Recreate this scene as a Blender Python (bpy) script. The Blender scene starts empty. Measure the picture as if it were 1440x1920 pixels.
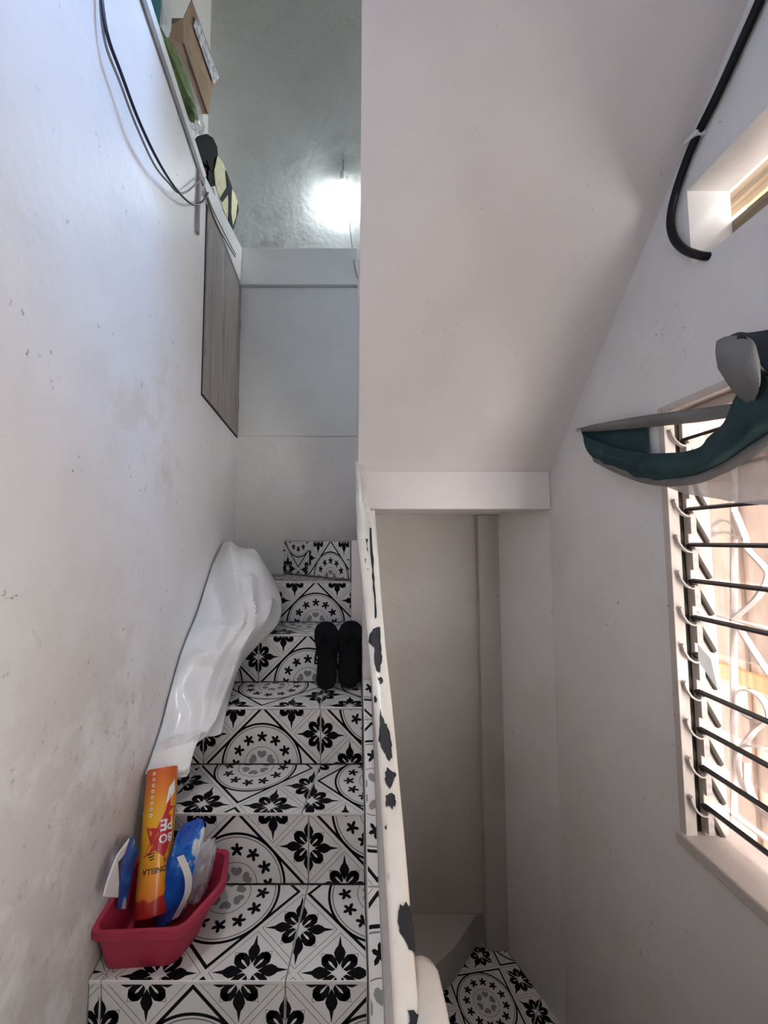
import bpy, bmesh, math, random
from mathutils import Vector, Matrix, noise

random.seed(7)
scene = bpy.context.scene
C = scene.collection

# ------------------------------------------------------------------ camera
CZ = 2.17                       # eye height above the lower landing
F = 760.0                       # focal length in pixels of a 1440 x 1920 frame
PX0 = 664.0                     # column of the principal point
TH = math.atan(54.0 / F)        # upward pitch
cam_d = bpy.data.cameras.new('camera')
cam = bpy.data.objects.new('camera', cam_d)
C.objects.link(cam)
cam.location = (0, 0, CZ)
cam.rotation_euler = (math.pi / 2 + TH, 0, 0)
cam_d.sensor_fit = 'VERTICAL'
cam_d.sensor_height = 36.0
cam_d.lens = 36.0 * F / 1920.0
cam_d.shift_x = (720.0 - PX0) / 1920.0
cam_d.clip_start = 0.01
scene.camera = cam

# ------------------------------------------------------------------ world and lights
world = bpy.data.worlds.new('world')
scene.world = world
world.use_nodes = True
bg = world.node_tree.nodes['Background']
bg.inputs['Color'].default_value = (1.0, 0.97, 0.955, 1)
bg.inputs['Strength'].default_value = 10.0

def portal(name, x, yc, zc, sy, sz, rot=(0, math.pi / 2, 0)):
    d = bpy.data.lights.new(name, 'AREA'); d.shape = 'RECTANGLE'; d.size, d.size_y = (sy, sz) if rot[0] else (sz, sy)
    d.cycles.is_portal = True
    o = bpy.data.objects.new(name, d); C.objects.link(o); o.location = (x, yc, zc + CZ); o.rotation_euler = rot
portal('portal_side', 1.05, -0.44, -0.25, 0.32, 1.00)
# added blue area lamp in the unseen upper window, aimed at the left wall
blue_d = bpy.data.lights.new('upper_window_blue_lamp', 'AREA'); blue_d.shape = 'RECTANGLE'; blue_d.size = 0.85; blue_d.size_y = 0.7
blue_d.energy = 15.0; blue_d.color = (0.10, 0.40, 1.0); blue_d.spread = math.radians(84)
blue_o = bpy.data.objects.new('upper_window_blue_lamp', blue_d); C.objects.link(blue_o)
blue_o.location = (1.02, 0.62, 3.50 + CZ)
blue_o.rotation_euler = Vector((-0.55, -0.16, -0.80)).to_track_quat('-Z', 'X').to_euler()
portal('portal_ceiling_opening', -0.225, 0.60, 4.0, 0.90, 0.45, (0, 0, 0))
portal('portal_window', 1.05, 0.76, -0.22, 0.92, 1.25)
portal('portal_vent', 1.05, 0.64, 0.873, 0.87, 0.22)

vs = scene.view_settings
vs.view_transform = 'Standard'
vs.look = 'None'
vs.gamma = 1.0
vs.use_curve_mapping = False
vs.exposure = 1.17
scene.cycles.max_bounces = 8
scene.cycles.transparent_max_bounces = 6
scene.cycles.caustics_reflective = False
scene.cycles.caustics_refractive = False
scene.cycles.adaptive_threshold = 0.02

# ------------------------------------------------------------------ picture rays -> places
CT, ST = math.cos(TH), math.sin(TH)
def ray(px, py):
    yu = 960.0 - py
    return Vector((px - PX0, F * CT - yu * ST, F * ST + yu * CT))
def atY(px, py, Y):
    r = ray(px, py); return r * (Y / r.y)
def atX(px, py, X):
    r = ray(px, py); return r * (X / r.x)
def atZ(px, py, Z):
    r = ray(px, py); return r * (Z / r.z)
WL_A, WL_B = -0.502, -0.0796            # left wall: X = A + B * Y
def wlx(Y): return WL_A + WL_B * Y
def atWL(px, py, off=0.0):
    r = ray(px, py); a = r.x / r.y
    Y = (WL_A + off) / (a - WL_B)
    return r * (Y / r.y)

# ------------------------------------------------------------------ materials
def nodes_of(name):
    m = bpy.data.materials.new(name); m.use_nodes = True
    nt = m.node_tree
    return m, nt, nt.nodes['Principled BSDF']
def mat(name, col, rough=0.6, spec=0.4, metal=0.0, var=0.0, scale=12.0, bump=0.0, bscale=60.0, trans=0.0, alpha=1.0, emit=None, estr=0.0, coat=0.0):
    m, nt, b = nodes_of(name)
    b.inputs['Base Color'].default_value = (*col, 1)
    b.inputs['Roughness'].default_value = rough
    b.inputs['Specular IOR Level'].default_value = spec
    b.inputs['Metallic'].default_value = metal
    b.inputs['Transmission Weight'].default_value = trans
    b.inputs['Alpha'].default_value = alpha
    b.inputs['Coat Weight'].default_value = coat
    if emit:
        b.inputs['Emission Color'].default_value = (*emit, 1)
        b.inputs['Emission Strength'].default_value = estr
    tc = nt.nodes.new('ShaderNodeTexCoord')
    if var > 0:
        n = nt.nodes.new('ShaderNodeTexNoise'); n.inputs['Scale'].default_value = scale; n.inputs['Detail'].default_value = 5
        nt.links.new(tc.outputs['Object'], n.inputs['Vector'])
        r = nt.nodes.new('ShaderNodeValToRGB')
        r.color_ramp.elements[0].position = 0.3; r.color_ramp.elements[1].position = 0.7
        r.color_ramp.elements[0].color = (*[max(0, c * (1 - var)) for c in col], 1)
        r.color_ramp.elements[1].color = (*[min(1, c * (1 + var * 0.5)) for c in col], 1)
        nt.links.new(n.outputs['Fac'], r.inputs['Fac'])
        nt.links.new(r.outputs['Color'], b.inputs['Base Color'])
    if bump > 0:
        n2 = nt.nodes.new('ShaderNodeTexNoise'); n2.inputs['Scale'].default_value = bscale; n2.inputs['Detail'].default_value = 4
        nt.links.new(tc.outputs['Object'], n2.inputs['Vector'])
        bp = nt.nodes.new('ShaderNodeBump'); bp.inputs['Strength'].default_value = bump; bp.inputs['Distance'].default_value = 0.004
        nt.links.new(n2.outputs['Fac'], bp.inputs['Height'])
        nt.links.new(bp.outputs['Normal'], b.inputs['Normal'])
    return m

def plaster(name, col, stain=(0.50, 0.44, 0.37), stain_amt=0.35, speck=0.5, grime=None, rough=0.5, bump=0.35):
    """painted plaster: blotches, small dark flecks, trowel relief; grime = (centre, radius) of brown splashes"""
    m, nt, b = nodes_of(name)
    L = nt.links.new
    b.inputs['Roughness'].default_value = rough
    b.inputs['Specular IOR Level'].default_value = 0.35
    tc = nt.nodes.new('ShaderNodeTexCoord')
    def noise_n(scale, detail=4, rough=0.55):
        n = nt.nodes.new('ShaderNodeTexNoise')
        n.inputs['Scale'].default_value = scale; n.inputs['Detail'].default_value = detail; n.inputs['Roughness'].default_value = rough
        L(tc.outputs['Object'], n.inputs['Vector']); return n
    def ramp(src, p0, p1, v0=0.0, v1=1.0):
        r = nt.nodes.new('ShaderNodeMapRange'); r.inputs['From Min'].default_value = p0; r.inputs['From Max'].default_value = p1
        r.inputs['To Min'].default_value = v0; r.inputs['To Max'].default_value = v1
        L(src, r.inputs['Value']); return r.outputs['Result']
    def mixc(fac, a, bcol):
        x = nt.nodes.new('ShaderNodeMix'); x.data_type = 'RGBA'
        L(fac, x.inputs['Factor'])
        if isinstance(a, tuple): x.inputs['A'].default_value = (*a, 1)
        else: L(a, x.inputs['A'])
        if isinstance(bcol, tuple): x.inputs['B'].default_value = (*bcol, 1)
        else: L(bcol, x.inputs['B'])
        return x.outputs['Result']
    n1 = noise_n(2.3, 6, 0.62)
    c = mixc(ramp(n1.outputs['Fac'], 0.42, 0.75, 0.0, stain_amt), col, stain)
    n2 = noise_n(7.0, 4); 
    n3 = noise_n(55.0, 3, 0.5)
    mul = nt.nodes.new('ShaderNodeMath'); mul.operation = 'MULTIPLY'
    L(ramp(n2.outputs['Fac'], 0.52, 0.66), mul.inputs[0]); L(ramp(n3.outputs['Fac'], 0.66, 0.72, 0.0, speck), mul.inputs[1])
    c = mixc(mul.outputs[0], c, (0.13, 0.11, 0.10))
    if grime:
        for (cen, rad, gcol, amt, thr) in grime:
            sub = nt.nodes.new('ShaderNodeVectorMath'); sub.operation = 'DISTANCE'
            L(tc.outputs['Object'], sub.inputs[0]); sub.inputs[1].default_value = cen
            fall = ramp(sub.outputs['Value'], rad * 0.2, rad, 1.0, 0.0)
            n4 = noise_n(28.0 if thr > 0.5 else 5.0, 5, 0.7)
            mu = nt.nodes.new('ShaderNodeMath'); mu.operation = 'MULTIPLY'
            L(fall, mu.inputs[0]); L(ramp(n4.outputs['Fac'], thr, thr + 0.12, 0.0, amt), mu.inputs[1])
            c = mixc(mu.outputs[0], c, gcol)
    L(c, b.inputs['Base Color'])
    nb = noise_n(38.0, 5); nb2 = noise_n(7.0, 2)
    ad = nt.nodes.new('ShaderNodeMath'); ad.operation = 'MULTIPLY_ADD'; ad.inputs[1].default_value = 3.0
    L(nb2.outputs['Fac'], ad.inputs[0]); L(nb.outputs['Fac'], ad.inputs[2])
    bp = nt.nodes.new('ShaderNodeBump'); bp.inputs['Strength'].default_value = bump; bp.inputs['Distance'].default_value = 0.004
    L(ad.outputs[0], bp.inputs['Height']); L(bp.outputs['Normal'], b.inputs['Normal'])
    return m

def wood(name, c1, c2, rough=0.7, axis='Z', scale=3.0):
    m, nt, b = nodes_of(name)
    L = nt.links.new
    tc = nt.nodes.new('ShaderNodeTexCoord'); mp = nt.nodes.new('ShaderNodeMapping')
    s = [22, 22, 22]; s['XYZ'.index(axis)] = 1.2
    mp.inputs['Scale'].default_value = s
    L(tc.outputs['Object'], mp.inputs['Vector'])
    n = nt.nodes.new('ShaderNodeTexNoise'); n.inputs['Scale'].default_value = scale; n.inputs['Detail'].default_value = 6
    L(mp.outputs['Vector'], n.inputs['Vector'])
    r = nt.nodes.new('ShaderNodeValToRGB')
    r.color_ramp.elements[0].position = 0.32; r.color_ramp.elements[1].position = 0.68
    r.color_ramp.elements[0].color = (*c1, 1); r.color_ramp.elements[1].color = (*c2, 1)
    L(n.outputs['Fac'], r.inputs['Fac']); L(r.outputs['Color'], b.inputs['Base Color'])
    b.inputs['Roughness'].default_value = rough
    bp = nt.nodes.new('ShaderNodeBump'); bp.inputs['Strength'].default_value = 0.25; bp.inputs['Distance'].default_value = 0.003
    L(n.outputs['Fac'], bp.inputs['Height']); L(bp.outputs['Normal'], b.inputs['Normal'])
    return m

WHITE = (0.76, 0.74, 0.72)
M = {}
M['wall_left'] = plaster('plaster_left', (0.81, 0.80, 0.795), stain_amt=0.22, speck=0.8, rough=0.42, grime=[
    ((-0.58, 1.15, CZ - 0.72), 0.55, (0.26, 0.13, 0.07), 0.6, 0.58),
    ((-0.57, 0.9, CZ - 0.75), 0.75, (0.42, 0.33, 0.28), 0.42, 0.42),
    ((-0.60, 1.2, CZ + 0.30), 0.45, (0.55, 0.44, 0.30), 0.35, 0.5),
    ((-0.57, 0.85, CZ - 0.45), 0.5, (0.25, 0.20, 0.17), 0.55, 0.62)])
M['wall'] = plaster('plaster_white', WHITE, stain_amt=0.3, speck=0.55)
M['wall_well'] = plaster('plaster_grimy_shaded', (0.50, 0.465, 0.43), stain=(0.36, 0.31, 0.27), stain_amt=0.45, speck=0.5)  # grime plus the well's shade, both worked into a darker base colour
M['wall_up'] = plaster('plaster_upper', (0.68, 0.70, 0.68), stain=(0.46, 0.46, 0.42), stain_amt=0.5, speck=0.5, bump=0.8, grime=[
    ((-0.05, 2.45, CZ + 2.35), 0.35, (0.30, 0.29, 0.26), 0.5, 0.45), ((-0.62, 2.45, CZ + 1.8), 0.5, (0.33, 0.31, 0.27), 0.6, 0.42)])
M['soffit'] = plaster('plaster_soffit', (0.80, 0.75, 0.735), stain_amt=0.18, speck=0.2, rough=0.55, bump=0.2)
M['wall_right'] = plaster('plaster_right', (0.73, 0.715, 0.705), stain_amt=0.25, speck=0.6, bump=0.5)
M['board'] = plaster('painted_board', (0.72, 0.725, 0.70), stain_amt=0.25, speck=0.5, bump=0.15)
M['white_trim'] = plaster('white_trim_paint', (0.78, 0.78, 0.76), stain_amt=0.2, speck=0.3, bump=0.2)
M['grey_trim'] = mat('grey_trim', (0.25, 0.24, 0.235), 0.6, var=0.2, scale=20)
M['grey_wood'] = wood('weathered_wood', (0.21, 0.19, 0.175), (0.36, 0.33, 0.31))
M['dark_gap'] = mat('dark_gap', (0.03, 0.025, 0.02), 0.9)
M['grout'] = mat('grout', (0.33, 0.28, 0.25), 0.85, var=0.45, scale=40, bump=0.6, bscale=120)
M['concrete'] = plaster('bare_render', (0.42, 0.40, 0.38), stain_amt=0.4, speck=0.4)
M['tile'] = mat('tile_glaze', (0.80, 0.79, 0.775), 0.22, 0.5, var=0.10, scale=5)
M['tile_black'] = mat('tile_black_print', (0.005, 0.0045, 0.007), 0.4, 0.10)
M['tile_grey'] = mat('tile_grey_print', (0.27, 0.27, 0.28), 0.25, 0.5)
M['tile_line'] = mat('tile_hairline_print', (0.20, 0.18, 0.17), 0.25, 0.5)
M['rail'] = plaster('rail_enamel', (0.86, 0.83, 0.77), stain=(0.52, 0.43, 0.33), stain_amt=0.75, speck=0.9, rough=0.22, bump=0.12)
M['chip'] = mat('bared_dark_metal', (0.020, 0.021, 0.025), 0.45, 0.3, var=0.3, scale=30, bump=0.3)
M['black_rubber'] = mat('black_rubber', (0.009, 0.009, 0.010), 0.75, 0.12, bump=0.25, bscale=200)
M['black_cable'] = mat('black_cable', (0.006, 0.006, 0.007), 0.4, 0.2)
M['navy_cable'] = mat('navy_cable', (0.015, 0.017, 0.04), 0.45)
M['grey_cable'] = mat('grey_cable', (0.22, 0.21, 0.20), 0.5)
M['vinyl'] = mat('white_vinyl', (0.89, 0.89, 0.89), 0.14, 0.5, var=0.06, scale=6)
M['pink'] = mat('pink_plastic', (0.42, 0.035, 0.075), 0.48, 0.4, var=0.15, scale=14, bump=0.25, bscale=150)
M['orange'] = mat('orange_film', (0.80, 0.25, 0.02), 0.25, 0.5)
M['red'] = mat('red_print', (0.52, 0.03, 0.04), 0.3)
M['white_print'] = mat('white_print', (0.8, 0.8, 0.78), 0.35)
M['black_print'] = mat('black_print', (0.02, 0.02, 0.02), 0.4)
M['clear'] = mat('clear_film', (0.85, 0.86, 0.87), 0.12, 0.6, alpha=0.33)
M['cardboard'] = mat('cardboard', (0.36, 0.25, 0.165), 0.8, var=0.2, scale=10)
M['label'] = None
M['green'] = mat('green_cloth', (0.15, 0.21, 0.07), 0.6, var=0.6, scale=14)
M['teal'] = mat('teal_bag', (0.01, 0.16, 0.19), 0.5, var=0.3)
M['bag_white'] = mat('white_bag', (0.72, 0.74, 0.74), 0.4, var=0.1)
M['purple'] = mat('mauve_cloth', (0.40, 0.17, 0.28), 0.7, var=0.3)
M['yellow'] = mat('speckled_yellow_foam', (0.72, 0.70, 0.42), 0.7, var=0.25, scale=60)
M['metal'] = mat('dull_metal', (0.35, 0.34, 0.33), 0.45, 0.5, 0.8, var=0.3, scale=30)
M['bulb'] = mat('bulb_glow', (1, 1, 1), 0.3, emit=(0.86, 0.95, 1.0), estr=36.0)
M['bulb_base'] = mat('bulb_base', (0.7, 0.71, 0.68), 0.35)
M['frame_wood'] = plaster('window_paint', (0.58, 0.51, 0.46), stain=(0.35, 0.29, 0.25), stain_amt=0.5, speck=0.9, bump=0.4)
M['clip'] = mat('clip_paint', (0.50, 0.45, 0.42), 0.4, var=0.3, scale=50)
M['black_edge'] = mat('black_blade_edge', (0.012, 0.012, 0.013), 0.5)
M['iron'] = mat('painted_iron', (0.62, 0.59, 0.58), 0.5, var=0.2, scale=20)
M['plank_pale'] = wood('pale_planks', (0.26, 0.175, 0.13), (0.38, 0.28, 0.215))
M['plank_gold'] = wood('golden_planks', (0.20, 0.085, 0.025), (0.32, 0.16, 0.055))
M['plank_brown'] = wood('brown_planks', (0.10, 0.05, 0.028), (0.18, 0.10, 0.06))
M['eave'] = wood('eave_board', (0.20, 0.15, 0.09), (0.36, 0.28, 0.19), axis='Y')
M['cloth_teal'] = mat('teal_curtain', (0.026, 0.055, 0.060), 0.85, 0.2, var=0.35, scale=9, bump=0.3, bscale=220)
M['cloth_grey'] = mat('grey_curtain', (0.20, 0.195, 0.19), 0.85, 0.2, var=0.2, scale=8, bump=0.3, bscale=220)
M['cloth_dark'] = mat('dark_curtain', (0.03, 0.036, 0.045), 0.85, 0.2, var=0.2, scale=8, bump=0.3, bscale=220)
M['sheer'] = mat('sheer_curtain', (0.66, 0.60, 0.58), 0.8, 0.2, alpha=0.86, bump=0.2, bscale=200)

def glass_mat():
    m, nt, b = nodes_of('dusty_louvre_glass')
    out = nt.nodes['Material Output']
    tr = nt.nodes.new('ShaderNodeBsdfTransparent'); tr.inputs['Color'].default_value = (0.93, 0.93, 0.93, 1)
    b.inputs['Base Color'].default_value = (0.72, 0.62, 0.58, 1)
    b.inputs['Roughness'].default_value = 0.2
    mx = nt.nodes.new('ShaderNodeMixShader')
    tc = nt.nodes.new('ShaderNodeTexCoord'); n = nt.nodes.new('ShaderNodeTexNoise'); n.inputs['Scale'].default_value = 9
    n.inputs['Detail'].default_value = 5
    mr = nt.nodes.new('ShaderNodeMapRange'); mr.inputs['From Min'].default_value = 0.3; mr.inputs['From Max'].default_value = 0.75
    mr.inputs['To Min'].default_value = 0.16; mr.inputs['To Max'].default_value = 0.36
    nt.links.new(tc.outputs['Object'], n.inputs['Vector']); nt.links.new(n.outputs['Fac'], mr.inputs['Value'])
    nt.links.new(mr.outputs['Result'], mx.inputs['Fac'])
    nt.links.new(tr.outputs[0], mx.inputs[1]); nt.links.new(b.outputs[0], mx.inputs[2]); nt.links.new(mx.outputs[0], out.inputs['Surface'])
    return m
M['glass'] = glass_mat()

def packet_mat():
    """blue printed film with white and pale-blue patches"""
    m, nt, b = nodes_of('blue_printed_film')
    L = nt.links.new
    tc = nt.nodes.new('ShaderNodeTexCoord'); n = nt.nodes.new('ShaderNodeTexNoise'); n.inputs['Scale'].default_value = 17; n.inputs['Detail'].default_value = 3
    L(tc.outputs['Object'], n.inputs['Vector'])
    r = nt.nodes.new('ShaderNodeValToRGB')
    e = r.color_ramp.elements
    e[0].position = 0.0; e[0].color = (0.008, 0.03, 0.20, 1)
    e[1].position = 0.50; e[1].color = (0.01, 0.10, 0.50, 1)
    x = e.new(0.585); x.color = (0.02, 0.22, 0.68, 1)
    x = e.new(0.62); x.color = (0.7, 0.72, 0.76, 1)
    L(n.outputs['Fac'], r.inputs['Fac']); L(r.outputs['Color'], b.inputs['Base Color'])
    b.inputs['Roughness'].default_value = 0.25
    return m
M['packet'] = packet_mat()

def label_mat():
    m, nt, b = nodes_of('printed_label')
    L = nt.links.new
    tc = nt.nodes.new('ShaderNodeTexCoord'); n = nt.nodes.new('ShaderNodeTexNoise'); n.inputs['Scale'].default_value = 45
    L(tc.outputs['Object'], n.inputs['Vector'])
    r = nt.nodes.new('ShaderNodeValToRGB'); r.color_ramp.elements[0].position = 0.40; r.color_ramp.elements[1].position = 0.52
    r.color_ramp.elements[0].color = (0.33, 0.33, 0.38, 1); r.color_ramp.elements[1].color = (0.72, 0.72, 0.74, 1)
    L(n.outputs['Fac'], r.inputs['Fac']); L(r.outputs['Color'], b.inputs['Base Color'])
    return m
M['label'] = label_mat()

# ------------------------------------------------------------------ mesh helpers
class MB:
    def __init__(s): s.v = []; s.f = []; s.m = []
    def add(s, vs_, fs_, mi=0):
        o = len(s.v); s.v += [tuple(p) for p in vs_]
        for f in fs_: s.f.append(tuple(i + o for i in f)); s.m.append(mi)
        return s
    def box(s, x0, x1, y0, y1, z0, z1, mi=0):
        v = [(x, y, z) for x in (x0, x1) for y in (y0, y1) for z in (z0, z1)]
        return s.add(v, [(0, 1, 3, 2), (4, 6, 7, 5), (0, 4, 5, 1), (2, 3, 7, 6), (0, 2, 6, 4), (1, 5, 7, 3)], mi)
    def obox(s, c, ax, ay, az, mi=0):
        """box about c with half-axis vectors"""
        c, ax, ay, az = map(Vector, (c, ax, ay, az))
        v = [c + i * ax + j * ay + k * az for i in (-1, 1) for j in (-1, 1) for k in (-1, 1)]
        return s.add(v, [(0, 1, 3, 2), (4, 6, 7, 5), (0, 4, 5, 1), (2, 3, 7, 6), (0, 2, 6, 4), (1, 5, 7, 3)], mi)
    def prism(s, poly, ext, mi=0):
        """poly: 3D points; ext: extrusion vector"""
        n = len(poly); e = Vector(ext)
        v = [Vector(p) for p in poly] + [Vector(p) + e for p in poly]
        f = [tuple(range(n))[::-1], tuple(range(n, 2 * n))] + [(i, (i + 1) % n, n + (i + 1) % n, n + i) for i in range(n)]
        return s.add(v, f, mi)
    def grid(s, rows, mi=0, closed=False):
        n = len(rows[0]); v = [p for r in rows for p in r]; f = []
        for i in range(len(rows) - 1):
            for j in range(n if closed else n - 1):
                k = (j + 1) % n
                f.append((i * n + j, i * n + k, (i + 1) * n + k, (i + 1) * n + j))
        return s.add(v, f, mi)
    def tube(s, path, r, seg=8, mi=0, cap=True):
        path = [Vector(p) for p in path]; rows = []; up = Vector((0.13, 0.31, 0.94))
        for i, p in enumerate(path):
            t = (path[min(i + 1, len(path) - 1)] - path[max(i - 1, 0)]).normalized()
            a = t.cross(up)
            if a.length < 1e-4: a = t.cross(Vector((1, 0, 0)))
            a.normalize(); b = t.cross(a).normalized(); up = a.cross(t)
            rr = r(i / (len(path) - 1)) if callable(r) else r
            rows.append([p + rr * (math.cos(q) * a + math.sin(q) * b) for q in [2 * math.pi * k / seg for k in range(seg)]])
        o = len(s.v); s.grid(rows, mi, True)
        if cap:
            s.f.append(tuple(range(o, o + seg))); s.m.append(mi)
            e = o + (len(path) - 1) * seg
            s.f.append(tuple(range(e, e + seg))[::-1]); s.m.append(mi)
        return s
    def strip(s, path, w, t, wdir, mi=0):
        """flat bar along path: half width w along wdir, half thickness t across"""
        path = [Vector(p) for p in path]; wd = Vector(wdir).normalized(); rows = []
        for i, p in enumerate(path):
            tg = (path[min(i + 1, len(path) - 1)] - path[max(i - 1, 0)]).normalized()
            nn = tg.cross(wd).normalized()
            rows.append([p + w * wd + t * nn, p - w * wd + t * nn, p - w * wd - t * nn, p + w * wd - t * nn])
        o = len(s.v); s.grid(rows, mi, True)
        s.f.append((o, o + 1, o + 2, o + 3)); s.m.append(mi)
        e = o + (len(path) - 1) * 4; s.f.append((e + 3, e + 2, e + 1, e)); s.m.append(mi)
        return s
    def lathe(s, axis0, axis1, prof, seg=20, mi=0):
        """prof: (t, r) along the axis"""
        a0, a1 = Vector(axis0), Vector(axis1); d = (a1 - a0).normalized()
        a = d.orthogonal().normalized(); b = d.cross(a)
        rows = [[a0 + (a1 - a0) * t + r * (math.cos(q) * a + math.sin(q) * b) for q in [2 * math.pi * k / seg for k in range(seg)]] for t, r in prof]
        o = len(s.v); s.grid(rows, mi, True)
        s.f.append(tuple(range(o, o + seg))); s.m.append(mi)
        e = o + (len(prof) - 1) * seg; s.f.append(tuple(range(e, e + seg))[::-1]); s.m.append(mi)
        return s
    def build(s, name, mats, parent=None, smooth=False, fix=True, bevel=0.0, solid=0.0, angle=40, local=False):
        me = bpy.data.meshes.new(name)
        dz = 0.0 if local else CZ
        me.from_pydata([(p[0], p[1], p[2] + dz) for p in s.v], [], s.f)
        if not isinstance(mats, (list, tuple)): mats = [mats]
        for m_ in mats: me.materials.append(m_)
        me.polygons.foreach_set('material_index', s.m)
        if fix:
            bm = bmesh.new(); bm.from_mesh(me); bmesh.ops.recalc_face_normals(bm, faces=bm.faces); bm.to_mesh(me); bm.free()
        if smooth:
            me.polygons.foreach_set('use_smooth', [True] * len(me.polygons))
            me.set_sharp_from_angle(angle=math.radians(angle))
        o = bpy.data.objects.new(name, me); C.objects.link(o)
        if bevel > 0:
            md = o.modifiers.new('bevel', 'BEVEL'); md.width = bevel; md.segments = 2; md.limit_method = 'ANGLE'
        if solid > 0:
            md = o.modifiers.new('solid', 'SOLIDIFY'); md.thickness = solid; md.offset = 0
        if parent is not None: put(o, parent)
        return o
def put(o, parent):
    o.parent = parent
    if 'base' in parent.keys(): o.matrix_parent_inverse = Matrix.Translation(Vector(parent['base'])).inverted()
def tag(o, label, cat, group=None, kind=None):
    if label: o['label'] = label
    if cat: o['category'] = cat
    if group: o['group'] = group
    if kind: o['kind'] = kind
    return o
def thing(name, base, label=None, cat=None, group=None, kind=None):
    o = bpy.data.objects.new(name, None); C.objects.link(o)
    o.empty_display_size = 0.05
    b = (base[0], base[1], base[2] + CZ); o.location = b
    o['base'] = b
    return tag(o, label, cat, group, kind)
def struct(o, label=None, cat=None): 
    return tag(o, label, cat, None, 'structure')
def cr(pts, n):
    """Catmull-Rom through pts, n samples"""
    P = [Vector(p) for p in pts]; P = [2 * P[0] - P[1]] + P + [2 * P[-1] - P[-2]]
    out = []; k = len(P) - 3
    for i in range(n):
        t = i / (n - 1) * k; j = min(int(t), k - 1); u = t - j
        a, b, c, d = P[j:j + 4]
        out.append(0.5 * ((2 * b) + (c - a) * u + (2 * a - 5 * b + 4 * c - d) * u * u + (3 * b - a - 3 * c + d) * u ** 3))
    return out
def lerp_tab(tab, x):
    if x <= tab[0][0]: return tab[0][1]
    for (a, b), (c, d) in zip(tab, tab[1:]):
        if x <= c: return b + (d - b) * (x - a) / (c - a)
    return tab[-1][1]

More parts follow.
